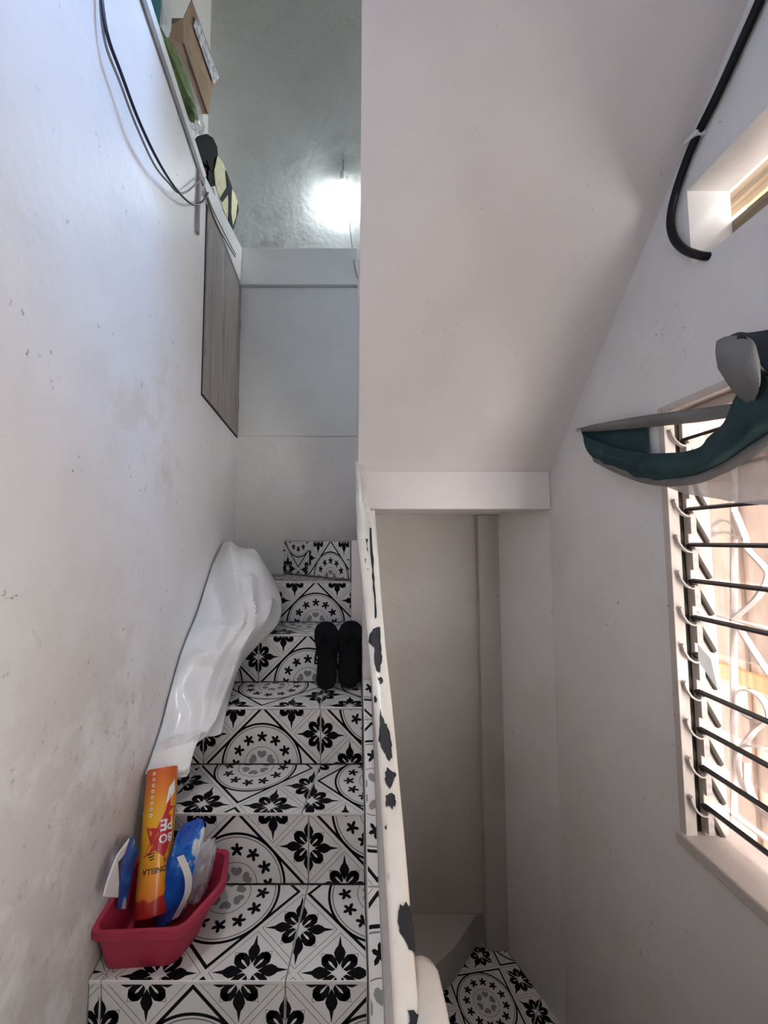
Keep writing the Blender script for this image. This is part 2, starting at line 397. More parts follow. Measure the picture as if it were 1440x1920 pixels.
# ------------------------------------------------------------------ patterned tiles
T = 0.40
def tri_fan(cen, pts): return [[cen, pts[i], pts[(i + 1) % len(pts)]] for i in range(len(pts))]
def rot2(p, a): return (p[0] * math.cos(a) - p[1] * math.sin(a), p[0] * math.sin(a) + p[1] * math.cos(a))
def make_pattern():
    """print of one tile in unit square about 0: list of (material slot, convex polygon); 1 black, 2 grey, 3 hairline"""
    out = []
    def ring(r0, r1, m, n=56):
        for i in range(n):
            a, b = 2 * math.pi * i / n, 2 * math.pi * (i + 1) / n
            out.append((m, [(r0 * math.cos(a), r0 * math.sin(a)), (r1 * math.cos(a), r1 * math.sin(a)), (r1 * math.cos(b), r1 * math.sin(b)), (r0 * math.cos(b), r0 * math.sin(b))]))
    def diamond(cx, cy, d0, d1, m):
        for k in range(4):
            a, b = k * math.pi / 2, (k + 1) * math.pi / 2
            out.append((m, [(cx + d * math.cos(q), cy + d * math.sin(q)) for d, q in ((d0, a), (d1, a), (d1, b), (d0, b))]))
    diamond(0, 0, 0.458, 0.484, 1)
    ring(0.326, 0.343, 1); ring(0.307, 0.316, 2); ring(0.142, 0.147, 3, 36)
    for k in range(12):                                    # the little dancing flowers
        a = 2 * math.pi * k / 12 + math.pi / 2
        c = (0.228 * math.cos(a), 0.228 * math.sin(a))
        pts = []
        for j in range(20):
            q = a + 2 * math.pi * j / 20
            lob = 0.5 + 0.5 * math.cos(5 * (q - a))
            rr = 0.018 + 0.029 * lob ** 0.7
            if j in (7, 8, 12, 13): rr *= 1.12
            pts.append((c[0] + rr * math.cos(q), c[1] + rr * math.sin(q)))
        for t in tri_fan(c, pts): out.append((1, t))
    for k in range(6):                                     # grey heart petals
        a = 2 * math.pi * k / 6 + math.pi / 2
        heart = [(0.052, 0.0), (0.066, 0.026), (0.088, 0.040), (0.108, 0.034), (0.114, 0.016), (0.104, 0.0), (0.114, -0.016), (0.108, -0.034), (0.088, -0.040), (0.066, -0.026)]
        for t in tri_fan(rot2((0.085, 0), a), [rot2(h, a) for h in heart]): out.append((2, t))
    leaf = [(0, 0.040), (0.014, 0.062), (0.030, 0.092), (0.034, 0.112), (0.024, 0.135), (0.011, 0.152), (0.0, 0.213), (-0.011, 0.152), (-0.024, 0.135), (-0.034, 0.112), (-0.030, 0.092), (-0.014, 0.062)]
    curl = [(0.008, 0.040), (0.020, 0.076), (0.044, 0.100), (0.074, 0.104), (0.098, 0.088), (0.103, 0.066), (0.090, 0.052), (0.074, 0.056), (0.062, 0.064), (0.046, 0.056), (0.032, 0.038), (0.018, 0.020)]
    ccen = (0.046, 0.071)
    for (cx, cy) in [(x, y) for x in (-0.25, 0.25) for y in (-0.5, 0.5)] + [(x, y) for x in (-0.5, 0.5) for y in (-0.25, 0.25)]:
        diamond(cx, cy, 0.226, 0.231, 3)
        for k in range(4):
            a = k * math.pi / 2
            g = lambda p: (cx + rot2(p, a)[0], cy + rot2(p, a)[1])
            for t in tri_fan(g((0, 0.11)), [g(p) for p in leaf]): out.append((1, t))
            for sgn in (1, -1):
                pp = [(sgn * p[0], p[1]) for p in curl]
                half1 = [pp[i] for i in (0, 1, 2, 9, 10, 11)]; half2 = [pp[i] for i in (2, 3, 4, 5, 6, 7, 8, 9)]
                c1 = (sgn * 0.027, 0.056); c2 = (sgn * 0.076, 0.078)
                for t in tri_fan(g(c1), [g(p) for p in half1]): out.append((1, t))
                for t in tri_fan(g(c2), [g(p) for p in half2]): out.append((1, t))
            tri = [rot2(p, a + math.pi / 4) for p in ((0.118, 0.022), (0.150, 0.0), (0.118, -0.022))]
            for i in range(3):
                p, q = tri[i], tri[(i + 1) % 3]
                n = (-(q[1] - p[1]), q[0] - p[0]); l = math.hypot(*n); n = (n[0] / l * 0.0016, n[1] / l * 0.0016)
                out.append((3, [(cx + p[0] - n[0], cy + p[1] - n[1]), (cx + q[0] - n[0], cy + q[1] - n[1]), (cx + q[0] + n[0], cy + q[1] + n[1]), (cx + p[0] + n[0], cy + p[1] + n[1])]))
    return out
PATTERN = make_pattern()
def area2(p): return sum(p[i][0] * p[(i + 1) % len(p)][1] - p[(i + 1) % len(p)][0] * p[i][1] for i in range(len(p))) / 2
def clip(poly, win):
    """Sutherland-Hodgman; win convex, counter-clockwise"""
    for i in range(len(win)):
        a, b = win[i], win[(i + 1) % len(win)]
        ex, ey = b[0] - a[0], b[1] - a[1]
        side = [(ex * (p[1] - a[1]) - ey * (p[0] - a[0])) for p in poly]
        if all(s_ >= 0 for s_ in side): continue
        out = []
        for j in range(len(poly)):
            k = (j + 1) % len(poly)
            if side[j] >= 0: out.append(poly[j])
            if (side[j] >= 0) != (side[k] >= 0):
                t = side[j] / (side[j] - side[k])
                out.append((poly[j][0] + t * (poly[k][0] - poly[j][0]), poly[j][1] + t * (poly[k][1] - poly[j][1])))
        poly = out
        if len(poly) < 3: return []
    return poly
def shrink(poly, g):
    c = (sum(p[0] for p in poly) / len(poly), sum(p[1] for p in poly) / len(poly))
    w = max(1e-6, max(math.hypot(p[0] - c[0], p[1] - c[1]) for p in poly))
    n = len(poly); out = []
    for i in range(n):
        a, b, d = poly[i - 1], poly[i], poly[(i + 1) % n]
        def nrm(p, q):
            x, y = -(q[1] - p[1]), q[0] - p[0]; l = math.hypot(x, y) or 1; return (x / l, y / l)
        n1, n2 = nrm(a, b), nrm(b, d)
        k = 1 + n1[0] * n2[0] + n1[1] * n2[1]; k = max(k, 0.3)
        out.append((b[0] + g * (n1[0] + n2[0]) / k, b[1] + g * (n1[1] + n2[1]) / k))
    return out
def tile_piece(parent, poly, O, U, V, cen, rot=0.0, th=0.006, gap=0.0012, lift=0.0, name='tile'):
    """one cut tile: poly in metres on the plane O + a*U + b*V, print centred on cen"""
    if area2(poly) < 0: poly = poly[::-1]
    O, U, V = Vector(O), Vector(U), Vector(V); N = U.cross(V).normalized()
    poly = shrink(poly, gap)
    if area2(poly) < 2e-5: return None
    mb = MB(); P3 = lambda p, h: O + p[0] * U + p[1] * V + (h + lift) * N
    n = len(poly); b = 0.0012
    inner = shrink(poly, b)
    v = [P3(p, 0) for p in poly] + [P3(p, th - b) for p in poly] + [P3(p, th) for p in inner]
    f = [tuple(range(n))[::-1], tuple(range(2 * n, 3 * n))]
    for k in (0, n):
        f += [(k + i, k + (i + 1) % n, k + n + (i + 1) % n, k + n + i) for i in range(n)]
    mb.add(v, f, 0)
    inv = lambda p: rot2(((p[0] - cen[0]) / T, (p[1] - cen[1]) / T), -rot)
    fwd = lambda q: (rot2(q, rot)[0] * T + cen[0], rot2(q, rot)[1] * T + cen[1])
    win = [inv(p) for p in inner]
    i0, i1 = math.floor(min(p[0] for p in win) + 0.5), math.floor(max(p[0] for p in win) + 0.5)
    j0, j1 = math.floor(min(p[1] for p in win) + 0.5), math.floor(max(p[1] for p in win) + 0.5)
    bx = (min(p[0] for p in win), max(p[0] for p in win), min(p[1] for p in win), max(p[1] for p in win))
    for i in range(i0, i1 + 1):
        for j in range(j0, j1 + 1):
            cell = [(i - 0.5, j - 0.5), (i + 0.5, j - 0.5), (i + 0.5, j + 0.5), (i - 0.5, j + 0.5)]
            w2 = clip(win, cell)
            if len(w2) < 3: continue
            bx = (min(p[0] for p in w2), max(p[0] for p in w2), min(p[1] for p in w2), max(p[1] for p in w2))
            for (mi, pp) in PATTERN:
                q = [(p[0] + i, p[1] + j) for p in pp]
                xs = [p[0] for p in q]; ys = [p[1] for p in q]
                if max(xs) < bx[0] or min(xs) > bx[1] or max(ys) < bx[2] or min(ys) > bx[3]: continue
                if area2(q) < 0: q = q[::-1]
                q = clip(q, w2)
                if len(q) < 3 or area2(q) < 1e-7: continue
                mb.add([P3(fwd(p), th + 0.00006) for p in q], [tuple(range(len(q)))], mi)
    return mb.build(name, [M['tile'], M['tile_black'], M['tile_grey'], M['tile_line']], parent, fix=False)
def tile_field(parent, poly, O, U, V, cen, rot=0.0, **kw):
    """fill a convex polygon with whole and cut tiles on a grid through cen"""
    if area2(poly) < 0: poly = poly[::-1]
    inv = lambda p: rot2(((p[0] - cen[0]) / T, (p[1] - cen[1]) / T), -rot)
    fwd = lambda q: (rot2(q, rot)[0] * T + cen[0], rot2(q, rot)[1] * T + cen[1])
    w = [inv(p) for p in poly]
    for i in range(math.floor(min(p[0] for p in w) + 0.5), math.floor(max(p[0] for p in w) + 0.5) + 1):
        for j in range(math.floor(min(p[1] for p in w) + 0.5), math.floor(max(p[1] for p in w) + 0.5) + 1):
            c = clip(w, [(i - 0.5, j - 0.5), (i + 0.5, j - 0.5), (i + 0.5, j + 0.5), (i - 0.5, j + 0.5)])
            if len(c) < 3 or area2(c) < 0.002: continue
            tile_piece(parent, [fwd(p) for p in c], O, U, V, fwd((i, j)), rot, **kw)

# ================================================================== THE SETTING
Z0 = -2.17            # lower landing
YB = 2.35             # back wall
XR = 0.94             # right wall
ZT = 3.95             # top ceiling
R, TR = 0.19, 0.245
NY = [0.955 + TR * k for k in range(5)]          # noses A..E
NZ = [-0.95 + R * k for k in range(5)]

# left wall: up to the storage ledge, then set back
mb = MB()
mb.prism([(wlx(-1.5), -1.5, Z0), (wlx(YB + .1), YB + .1, Z0), (-0.97, YB + .1, Z0), (-0.97, -1.5, Z0)], (0, 0, 1.49 - Z0))
wl = struct(mb.build('wall_left', M['wall_left']), 'white plastered wall along the left of the stairs', 'wall')
mb = MB().box(-1.05, -0.95, -1.5, 2.6, 1.4, ZT)
struct(mb.build('wall_loft', M['white_trim']), 'pale wall behind the storage ledge', 'wall')

# back wall, upper set-back wall, beam band and painted board
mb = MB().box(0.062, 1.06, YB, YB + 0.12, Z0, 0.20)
struct(mb.build('wall_well', M['wall_well']), 'grimy plaster wall at the back of the stairwell, its shade in the colour', 'wall')
mb = MB().box(-0.95, 0.062, YB, YB + 0.12, Z0, 1.70).box(0.062, 1.06, YB, YB + .12, 0.20, 1.70)
wb = struct(mb.build('wall_back', M['wall']), 'white plastered wall at the head of the stairs', 'wall')
mb = MB().box(-1.0, 1.06, 2.45, 2.57, 1.55, ZT)
struct(mb.build('wall_upper', M['wall_up']), 'grey-white rough upper wall behind the bare bulb', 'wall')
mb = MB(); mb.box(wlx(YB), 0.02, YB - 0.035, 2.46, 1.526, 1.756)
struct(mb.build('trim_1', M['white_trim'], bevel=0.004), 'white plaster band across the upper back wall', 'band')
mb = MB(); mb.box(wlx(YB) + 0.004, 0.02, YB - 0.007, YB + .01, 0.614, 1.524)
struct(mb.build('trim_2', M['board'], bevel=0.002), 'large pale painted board under the white band', 'board')

# right wall with the louvred window and the high vent
mb = MB()
XO = 1.06
WY0, WY1, WZ0, WZ1 = 0.30, 1.225, -0.85, 0.405
VY0, VY1, VZ0, VZ1 = 0.20, 1.077, 0.762, 0.985
# unseen upper-storey window: the added blue lamp shines from it at the left wall
SY0, SY1, SZ0, SZ1 = 0.15, 1.06, 3.05, 3.85
mb.box(XR, XO, WY1, 1.95, Z0, SZ0); mb.box(XR, XO, SY1, 1.95, SZ0, ZT); mb.box(XR, XO, SY0, SY1, SZ1, ZT)
mb.box(XR, XO, WY0, WY1, Z0, WZ0)
mb.box(XR, XO, VY1, WY1, WZ1, SZ0)
mb.box(XR, XO, VY0, VY1, VZ1, SZ0)
mb.box(XR, XO, WY0, VY1, WZ1, VZ0)
mb.box(XR, XO, VY0, WY0, Z0, VZ0)
# unseen opening added behind the viewer to bring in more side light
mb.box(XR, XO, -1.5, -0.6, Z0, SZ0); mb.box(XR, XO, -.28, VY0, Z0, SZ0); mb.box(XR, XO, -0.6, -.28, Z0, -.75); mb.box(XR, XO, -0.6, -.28, 0.25, SZ0); mb.box(XR, XO, -1.5, SY0, SZ0, ZT)
mb.prism([(XR, 1.95, Z0), (0.815, 2.32, Z0), (0.815, 2.36, Z0), (XO, 2.36, Z0), (XO, 1.95, Z0)], (0, 0, ZT - Z0))
wr = struct(mb.build('wall_right', M['wall_right'], fix=True), 'grey-white plastered wall around the louvred window', 'wall')
mb = MB().box(-1.05, -0.55, -1.62, -1.5, Z0, ZT).box(-0.55, XO, -1.62, -1.5, Z0, ZT)
struct(mb.build('wall_front', M['wall']), 'plain plastered wall behind the viewer', 'wall')
# corner pilaster in the well
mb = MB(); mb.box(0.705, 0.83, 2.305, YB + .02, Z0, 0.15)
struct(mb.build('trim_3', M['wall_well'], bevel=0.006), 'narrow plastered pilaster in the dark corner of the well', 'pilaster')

# flight above: sloping soffit and its end beam
mb = MB()
mb.prism([(0.02, 1.935, 0.331), (0.02, -0.6, 0.331 + 0.90 * 2.535), (0.02, -0.6, 0.331 + 0.90 * 2.535 + .12), (0.02, 1.80, 0.57), (0.02, 1.935, 0.45)], (XR - 0.02, 0, 0))
cl = struct(mb.build('ceiling', M['soffit']), 'smooth sloping underside of the flight above', 'ceiling')
mb = MB(); mb.box(0.02, XR, 1.925, YB, 0.150, 0.335)
mb.build('beam', M['soffit'], cl, bevel=0.008)
mb = MB().box(-0.95, XR, 1.02, 1.16, 1.86, ZT)  # out of view, added to keep light off the upper back wall
struct(mb.build('shading_beam', M['white_trim']), 'unseen downstand beam added to shade the upper back wall', 'beam')
# opening added in the unseen ceiling to light the treads from above
mb = MB(); mb.box(0.0, 1.06, -1.5, 2.6, ZT, ZT + 0.1).box(-1.05, 0.0, 1.05, 2.6, ZT, ZT + .1).box(-1.05, 0, -1.5, 0.15, ZT, ZT + .1).box(-1.05, -.45, 0.15, 1.05, ZT, ZT + .1)
struct(mb.build('ceiling', M['wall']), 'flat white ceiling high over the stairwell', 'ceiling')

# lower landing
fl = struct(thing('floor', (0.5, 1.2, Z0)), 'dark lower landing laid with patterned tiles', 'floor')
mb = MB(); mb.box(-0.7, XO, -1.5, YB + .1, Z0 - 0.1, Z0 - 0.007)
mb.build('floor_slab', M['grout'], fl)
p1 = atZ(852, 1840, Z0); p2 = atZ(893, 1775, Z0); p3 = atZ(942, 1822, Z0); p4 = atZ(990, 1905, Z0)
qa, qb, qc = atZ(843, 1838, Z0), atZ(940, 1822, Z0), atZ(975, 1920, Z0)
ang = math.atan2(qb.y - qa.y, qb.x - qa.x) + math.pi / 4
fc = atZ(912, 1880, Z0)
tile_field(fl, [(0.09, 1.45), (0.93, 1.45), (0.93, 2.0), (0.80, 2.33), (0.09, 2.33)], (0, 0, Z0 - 0.006), (1, 0, 0), (0, 1, 0), (fc.x, fc.y), ang)
# bare winder kerb and wall foot that narrow the landing
mb = MB(); mb.prism([(0.087, YB - .002, Z0 + .003), (0.087, 1.85, Z0 + .003), (p1.x, p1.y, Z0 + .003), (p2.x, p2.y, Z0 + .003), (0.70, YB - .002, Z0 + .003)], (0, 0, 0.15))
tag(mb.build('bare_winder_step', M['concrete']), 'bare grey winder step in the dark corner below', 'step')
# lower flight that climbs back towards the eye
lf = thing('lower_flight', (0.5, 0.8, Z0), 'dark lower flight of steps climbing towards the viewer', 'staircase')
for k in range(3):
    mb = MB(); mb.box(0.09, XR - .004, 0.62, 1.45 - 0.245 * k, Z0 + 0.19 * k, Z0 + 0.19 * (k + 1))
    mb.build('step', M['concrete'], lf)

# unseen slab and wall added at right to keep light out of the well
mb = MB(); mb.box(0.136, XR - .002, -1.5, 0.60, -1.45, -1.33)
lg = struct(mb.build('floor', M['concrete']), 'unseen slab added beside the viewer over the lower flight', 'floor')
mb = MB(); mb.box(0.136, XR - .002, 0.555, 0.60, -1.33, -0.70); mb.build('well_light_block', M['wall'], lg, bevel=0.008)

# ================================================================== TILED STAIRCASE
st = thing('staircase', (-0.3, 0.95, -1.14), 'staircase clad in black and white patterned tiles', 'staircase')
XI = [0.030, 0.030, 0.029, -0.006, -0.012]       # inner edge of each step along the parapet
JX = [-0.149, -0.127, -0.115, -0.388, -0.380]    # a riser joint of each step
steps = []
def lwx(Y): return wlx(Y) + 0.001
# platform in front, where the viewer stands
mb = MB(); mb.prism([(lwx(-1.5), -1.5, -1.33), (0.03, -1.5, -1.33), (0.03, 0.71, -1.33), (lwx(.71), 0.71, -1.33)], (0, 0, 0.0))
mb = MB(); mb.prism([(lwx(-1.5), -1.5, Z0), (0.03, -1.5, Z0), (0.03, 0.71, Z0), (lwx(.71), .71, Z0)], (0, 0, -1.33 - Z0))
mb.build('platform', M['concrete'], st)
mb = MB(); mb.prism([(lwx(.71), .71, Z0), (0.03, .71, Z0), (0.03, YB - .002, Z0), (lwx(YB), YB - .002, Z0)], (0, 0, -1.14 - Z0))
s0 = mb.build('step', M['grout'], st)
tile_field(s0, [(lwx(.955), 0.704), (0.03, 0.704), (0.03, 0.950), (lwx(.955), 0.950)], (0, 0, -1.146), (1, 0, 0), (0, 1, 0), (-0.349, 0.955))
for k in range(5):
    y0, z0 = NY[k], NZ[k] - R
    mb = MB()
    y1 = YB - 0.002
    mb.prism([(lwx(y0), y0, z0), (XI[k], y0, z0), (XI[k], y1, z0), (lwx(y1), y1, z0)], (0, 0, R - 0.0065))
    s = mb.build('step', M['grout'], st); steps.append(s)
    xl, xr = lwx(y0) + 0.001, XI[k] - 0.001
    # riser: plane facing the viewer at y0, tile thickness goes towards -Y
    O = (0, y0, z0); U = (1, 0, 0); V = (0, 0, 1)
    j = JX[k]; js = sorted([q for q in (j - 0.8, j - 0.4, j, j + 0.4) if xl + 0.01 < q < xr - 0.008])
    ed = [xl] + js + [xr]
    for a, b in zip(ed, ed[1:]):
        cx = (j - 0.2) + 0.4 * round(((a + b) / 2 - (j - 0.2)) / 0.4)
        cv = 0.0
        if k in (1, 2) and a > j - 0.01: cv = 0.195        # offcut pieces set half a tile up
        if k == 0: cv = -0.012
        tile_piece(s, [(a, 0.001), (b, 0.001), (b, R - 0.007), (a, R - 0.007)], O, U, V, (cx, cv))
# treads
def tread(k, poly, joints, cens):
    O = (0, 0, NZ[k] - 0.0060); U = (1, 0, 0); V = (0, 1, 0)
    lo = min(p[0] for p in poly) - .01; hi = max(p[0] for p in poly) + .01
    yl, yh = min(p[1] for p in poly) - .05, max(p[1] for p in poly) + .05
    edges = [((lo, yl), (lo, yh))] + joints + [((hi, yl), (hi, yh))]
    for i in range(len(edges) - 1):
        (a0, b0), (a1, b1) = edges[i], edges[i + 1]
        # strip between two joint lines (each line: point at nose, point at back)
        w = [a0, a1, b1, b0]
        if area2(w) < 0: w = w[::-1]
        pc = poly if area2(poly) > 0 else poly[::-1]
        c = clip(pc, w)
        if len(c) >= 3: tile_piece(steps[k], c, O, U, V, cens[i][:2], cens[i][2] if len(cens[i]) > 2 else 0.0)
def jl(xa, ya, xb, yb):
    """joint line through two points, extended"""
    d = ((xb - xa) / (yb - ya)); return ((xa - d * .05, ya - .05), (xb + d * .05, yb + .05))
fy = 0.009
for k in range(4):
    y0, y1 = NY[k] - fy, NY[k + 1] - 0.0065
    poly = [(lwx(y0), y0), (XI[k] - .001, y0), (XI[k] - .001, y1), (lwx(y1), y1)]
    if k == 0: tread(0, poly, [jl(-.549, y0, -.527, y1), jl(-0.149, y0, -0.127, y1)], [(-0.74, 1.165), (-0.338, 1.163, 0.04), (0.067, 1.163)])
    if k == 1: tread(1, poly, [jl(-.547, y0, -.515, y1), jl(-0.147, y0, -0.115, y1)], [(-0.74, 1.41), (-0.330, 1.425, -0.05), (0.075, 1.345)])
    if k == 2: tread(2, poly, [jl(-.525, y0, -.525, y1), jl(-0.118, y0, -0.112, y1)], [(-0.72, 1.64), (-0.316, 1.640, -0.03), (0.085, 1.65)])
    if k == 3: tread(3, poly, [jl(-.38, y0, -.40, y1)], [(-0.60, 1.91), (-0.20, 1.915, 0.0)])
y0 = NY[4] - fy
tread(4, [(lwx(y0), y0), (-0.016, y0), (-0.41, YB - .003), (lwx(YB), YB - .003)], [jl(-.40, y0, -.36, 2.35)], [(-0.60, 2.12), (-0.20, 2.12, 0.1)])
# top winder: diagonal riser from the parapet to the back wall
mb = MB(); A = Vector((-0.016, 1.935, 0)); B = Vector((-0.405, YB - .003, 0)); d = (A - B).normalized(); ln = (A - B).length
mb.prism([(A.x, A.y, -R), (-0.012, YB - .003, -R), (B.x, B.y, -R)], (0, 0, R - .0005))
tw = mb.build('step', M['grout'], st)
Uv = d; Vv = Vector((0, 0, 1)); 
O = Vector((B.x, B.y, -R)) 
Nn = Uv.cross(Vv)
for (a, b, cx, cv) in ((0.002, 0.245, 0.15, 0.235), (0.245, ln - .002, 0.425, 0.0)):
    tile_piece(tw, [(a, .008), (b, .008), (b, R - .003), (a, R - .003)], O, Uv, Vv, (cx, cv))

# ================================================================== PARAPET WITH PEELING RAIL
pp = thing('stair_parapet', (0.06, 1.2, Z0), 'white parapet with a rounded, badly peeling handrail between the flights', 'parapet')
def zrail(Y): return -1.111 + 0.776 * Y
LE = [(0.2, 0.054), (0.594, 0.054), (0.88, 0.049), (1.09, 0.038), (1.466, 0.012), (1.6, 0.008), (1.9, 0.003)]
RE = [(0.2, 0.091), (0.594, 0.0906), (0.88, 0.090), (1.09, 0.083), (1.466, 0.079), (1.58, 0.076), (1.62, 0.058), (1.78, 0.052), (1.9, 0.045)]
mb = MB()
ys = [0.15 + (1.93 - 0.15) * i / 40 for i in range(41)]
mb.prism([(0.060, 0.15, Z0), (0.060, YB - .003, Z0), (0.060, YB - .003, 0.148), (0.060, 1.62, 0.122), (0.060, 0.15, zrail(.15) - .03)], (0.023, 0, 0))
pw = mb.build('parapet_wall', M['soffit'], pp)
mb = MB(); mb.prism([(-0.0115, 1.692, -0.38), (-0.0115, 1.933, -0.38), (-0.0115, 1.933, 0.002), (-0.0115, 1.71, 0.002), (-0.0115, 1.692, -0.03)], (0.0715, 0, 0))
mb.prism([(0.031, 1.445, -0.6), (0.031, 1.695, -0.6), (0.031, 1.695, zrail(1.695) - .035), (0.031, 1.445, zrail(1.445) - .035)], (0.029, 0, 0))
mb.build('parapet_wall', M['soffit'], pp)
# the handrail: rounded section swept up the slope
SEC = 14
def rail_pt(Y, a, off=0.0):
    """a 0..1 across the top from left to right"""
    l, r_ = lerp_tab(LE, Y), lerp_tab(RE, Y); c, h = (l + r_) / 2, (r_ - l) / 2
    q = math.pi * (1 - a)
    x = math.copysign(abs(math.cos(q)) ** 0.75, math.cos(q)); z = math.sin(q) ** 0.6
    return Vector((c + (h + off) * x, Y, zrail(Y) - 0.018 + (0.018 + off) * z))
rows = []
for Y in [0.15 + (1.925 - 0.15) * i / 70 for i in range(71)]:
    sec = [rail_pt(Y, i / SEC) for i in range(SEC + 1)]
    l, r_ = lerp_tab(LE, Y), lerp_tab(RE, Y)
    sec = [Vector((l, Y, zrail(Y) - 0.028))] + sec + [Vector((r_, Y, zrail(Y) - 0.028))]
    for v in sec:
        v.x += 0.0012 * noise.noise(Vector((v.x * 30, Y * 9, 3))); v.z += 0.0012 * noise.noise(Vector((v.x * 30, Y * 9, 8)))
    rows.append(sec)
mb = MB().grid(rows, 0, True); n = len(rows[0])
mb.f += [tuple(range(n)), tuple(range((len(rows) - 1) * n, len(rows) * n))[::-1]]; mb.m += [0, 0]
hr = mb.build('handrail', M['rail'], pp, smooth=True, angle=50)
def rail_Y(py):
    r = ray(PX0, py); k = r.z / r.y
    return 1.111 / (0.776 - k)
def rail_a(px, py):
    """picture place -> (Y, a) on the rail top"""
    Y = rail_Y(py); best = (1e9, 0)
    for i in range(101):
        p = rail_pt(Y, i / 100); r = p / p.y
        yy = p.y * CT + p.z * ST
        x = PX0 + F * p.x / yy
        if abs(x - px) < best[0]: best = (abs(x - px), i / 100)
    return Y, best[1]
def chip(pts):
    """bare patch: outline in picture places, laid on the rail as a thin shell"""
    uv = [rail_a(*p) for p in pts]
    # roughen the outline
    o2 = []
    for i in range(len(uv)):
        (a, b), (c, d) = uv[i], uv[(i + 1) % len(uv)]
        for k in range(4):
            t = k / 4
            y_ = a + (c - a) * t; u_ = b + (d - b) * t
            if k: y_ += random.uniform(-.003, .003); u_ += random.uniform(-.02, .02)
            o2.append((y_, min(0.985, max(0.02, u_))))
    cy = sum(p[0] for p in o2) / len(o2); cu = sum(p[1] for p in o2) / len(o2)
    mb = MB(); rings = []
    for s_ in (1.0, 0.75, 0.5, 0.25):
        rings.append([rail_pt(cy + (y_ - cy) * s_, cu + (u_ - cu) * s_, 0.0022) for y_, u_ in o2])
    mb.grid(rings, 0, True); n = len(o2); c = len(mb.v); mb.v.append(tuple(rail_pt(cy, cu, 0.0022)))
    for i in range(n): mb.f.append((3 * n + i, 3 * n + (i + 1) % n, c)); mb.m.append(0)
    mb.build('bare_patch', M['chip'], hr, fix=True)
for pts in [
    [(700, 1180), (712, 1176), (714, 1210), (716, 1240), (713, 1262), (706, 1258), (702, 1236), (703, 1205), (692, 1200)],
    [(707, 1270), (716, 1272), (718, 1280), (712, 1283)],
    [(714, 1330), (720, 1352), (727, 1366), (733, 1392), (735, 1420), (728, 1428), (719, 1408), (711, 1388), (713, 1360)],
    [(726, 1440), (742, 1452), (738, 1463), (731, 1482), (723, 1466), (722, 1450)],
    [(724, 1492), (738, 1492), (742, 1503), (736, 1522), (724, 1510)],
    [(722, 1549), (727, 1551), (724, 1555)],
    [(750, 1698), (766, 1694), (772, 1722), (776, 1752), (780, 1772), (765, 1782), (756, 1760), (746, 1730)],
    [(766, 1898), (786, 1892), (792, 1925), (764, 1925)],
    [(702, 1306), (706, 1302), (708, 1314), (704, 1318)],
    [(693, 990), (696, 990), (698, 1030), (700, 1062), (703, 1110), (706, 1160), (703, 1160), (699, 1105), (696, 1060)],
    [(686, 1010), (690, 1012), (692, 1040), (688, 1030)],
    [(684, 1048), (687, 1050), (686, 1056)], [(672, 1100), (675, 1100), (675, 1107)]]:
    chip(pts)
# sloping kerb beside the treads, capped with a narrow run of cut tiles
def zkerb(Y): return -0.95 + 0.7755 * (Y - 0.955) + 0.088
mb = MB(); mb.prism([(0.0312, 0.45, zkerb(.45) - .42), (0.0312, 1.444, zkerb(1.444) - .42), (0.0312, 1.444, zkerb(1.444)), (0.0312, 0.45, zkerb(.45))], (0.0285, 0, 0))
mb.build('kerb', M['tile'], pp)
cs = math.hypot(1, 0.7755); kv = Vector((0, 1 / cs, 0.7755 / cs))
v0, v1 = (0.45 - .955) * cs, (1.444 - .955) * cs
cut = [v0, 0.277 - 0.6, 0.277 - 0.2, 0.277 + 0.2, v1]
for a, b in zip(cut, cut[1:]):
    cv = 0.277 + 0.4 * round(((a + b) / 2 - 0.277) / 0.4)
    tile_piece(pp, [(0.0305, a), (0.0598, a), (0.0598, b), (0.0305, b)], (0, 0.955, -0.862), (1, 0, 0), kv, (0.055, cv), name='kerb_tile', th=0.005)
# short rounded newel wall beside the rail
mb = MB(); rows = []
for i, Y in enumerate([0.1, 0.3, 0.5, 0.62, 0.665, 0.69, 0.70]):
    dz = [0, 0, 0, 0, 0.004, 0.016, 0.045][i]; sh = [0, 0, 0, 0, 0.001, 0.005, 0.014][i]
    rows.append([Vector((0.0835, Y, Z0 + .96)), Vector((0.0835, Y, -0.65 - dz))] + [Vector((0.107 - 0.0235 * math.cos(q) - (sh if q > 1.6 else 0), Y, -0.655 - dz + 0.016 * math.sin(q))) for q in [math.pi * t / 8 for t in range(1, 8)]] + [Vector((0.1305 - sh, Y, -0.66 - dz)), Vector((0.1305 - sh, Y, Z0 + .96))])
mb.grid(rows, 0, True); n = len(rows[0]); mb.f += [tuple(range(n)), tuple(range(6 * n, 7 * n))[::-1]]; mb.m += [0, 0]
mb.build('newel_wall', M['rail'], pp, smooth=True, angle=60)

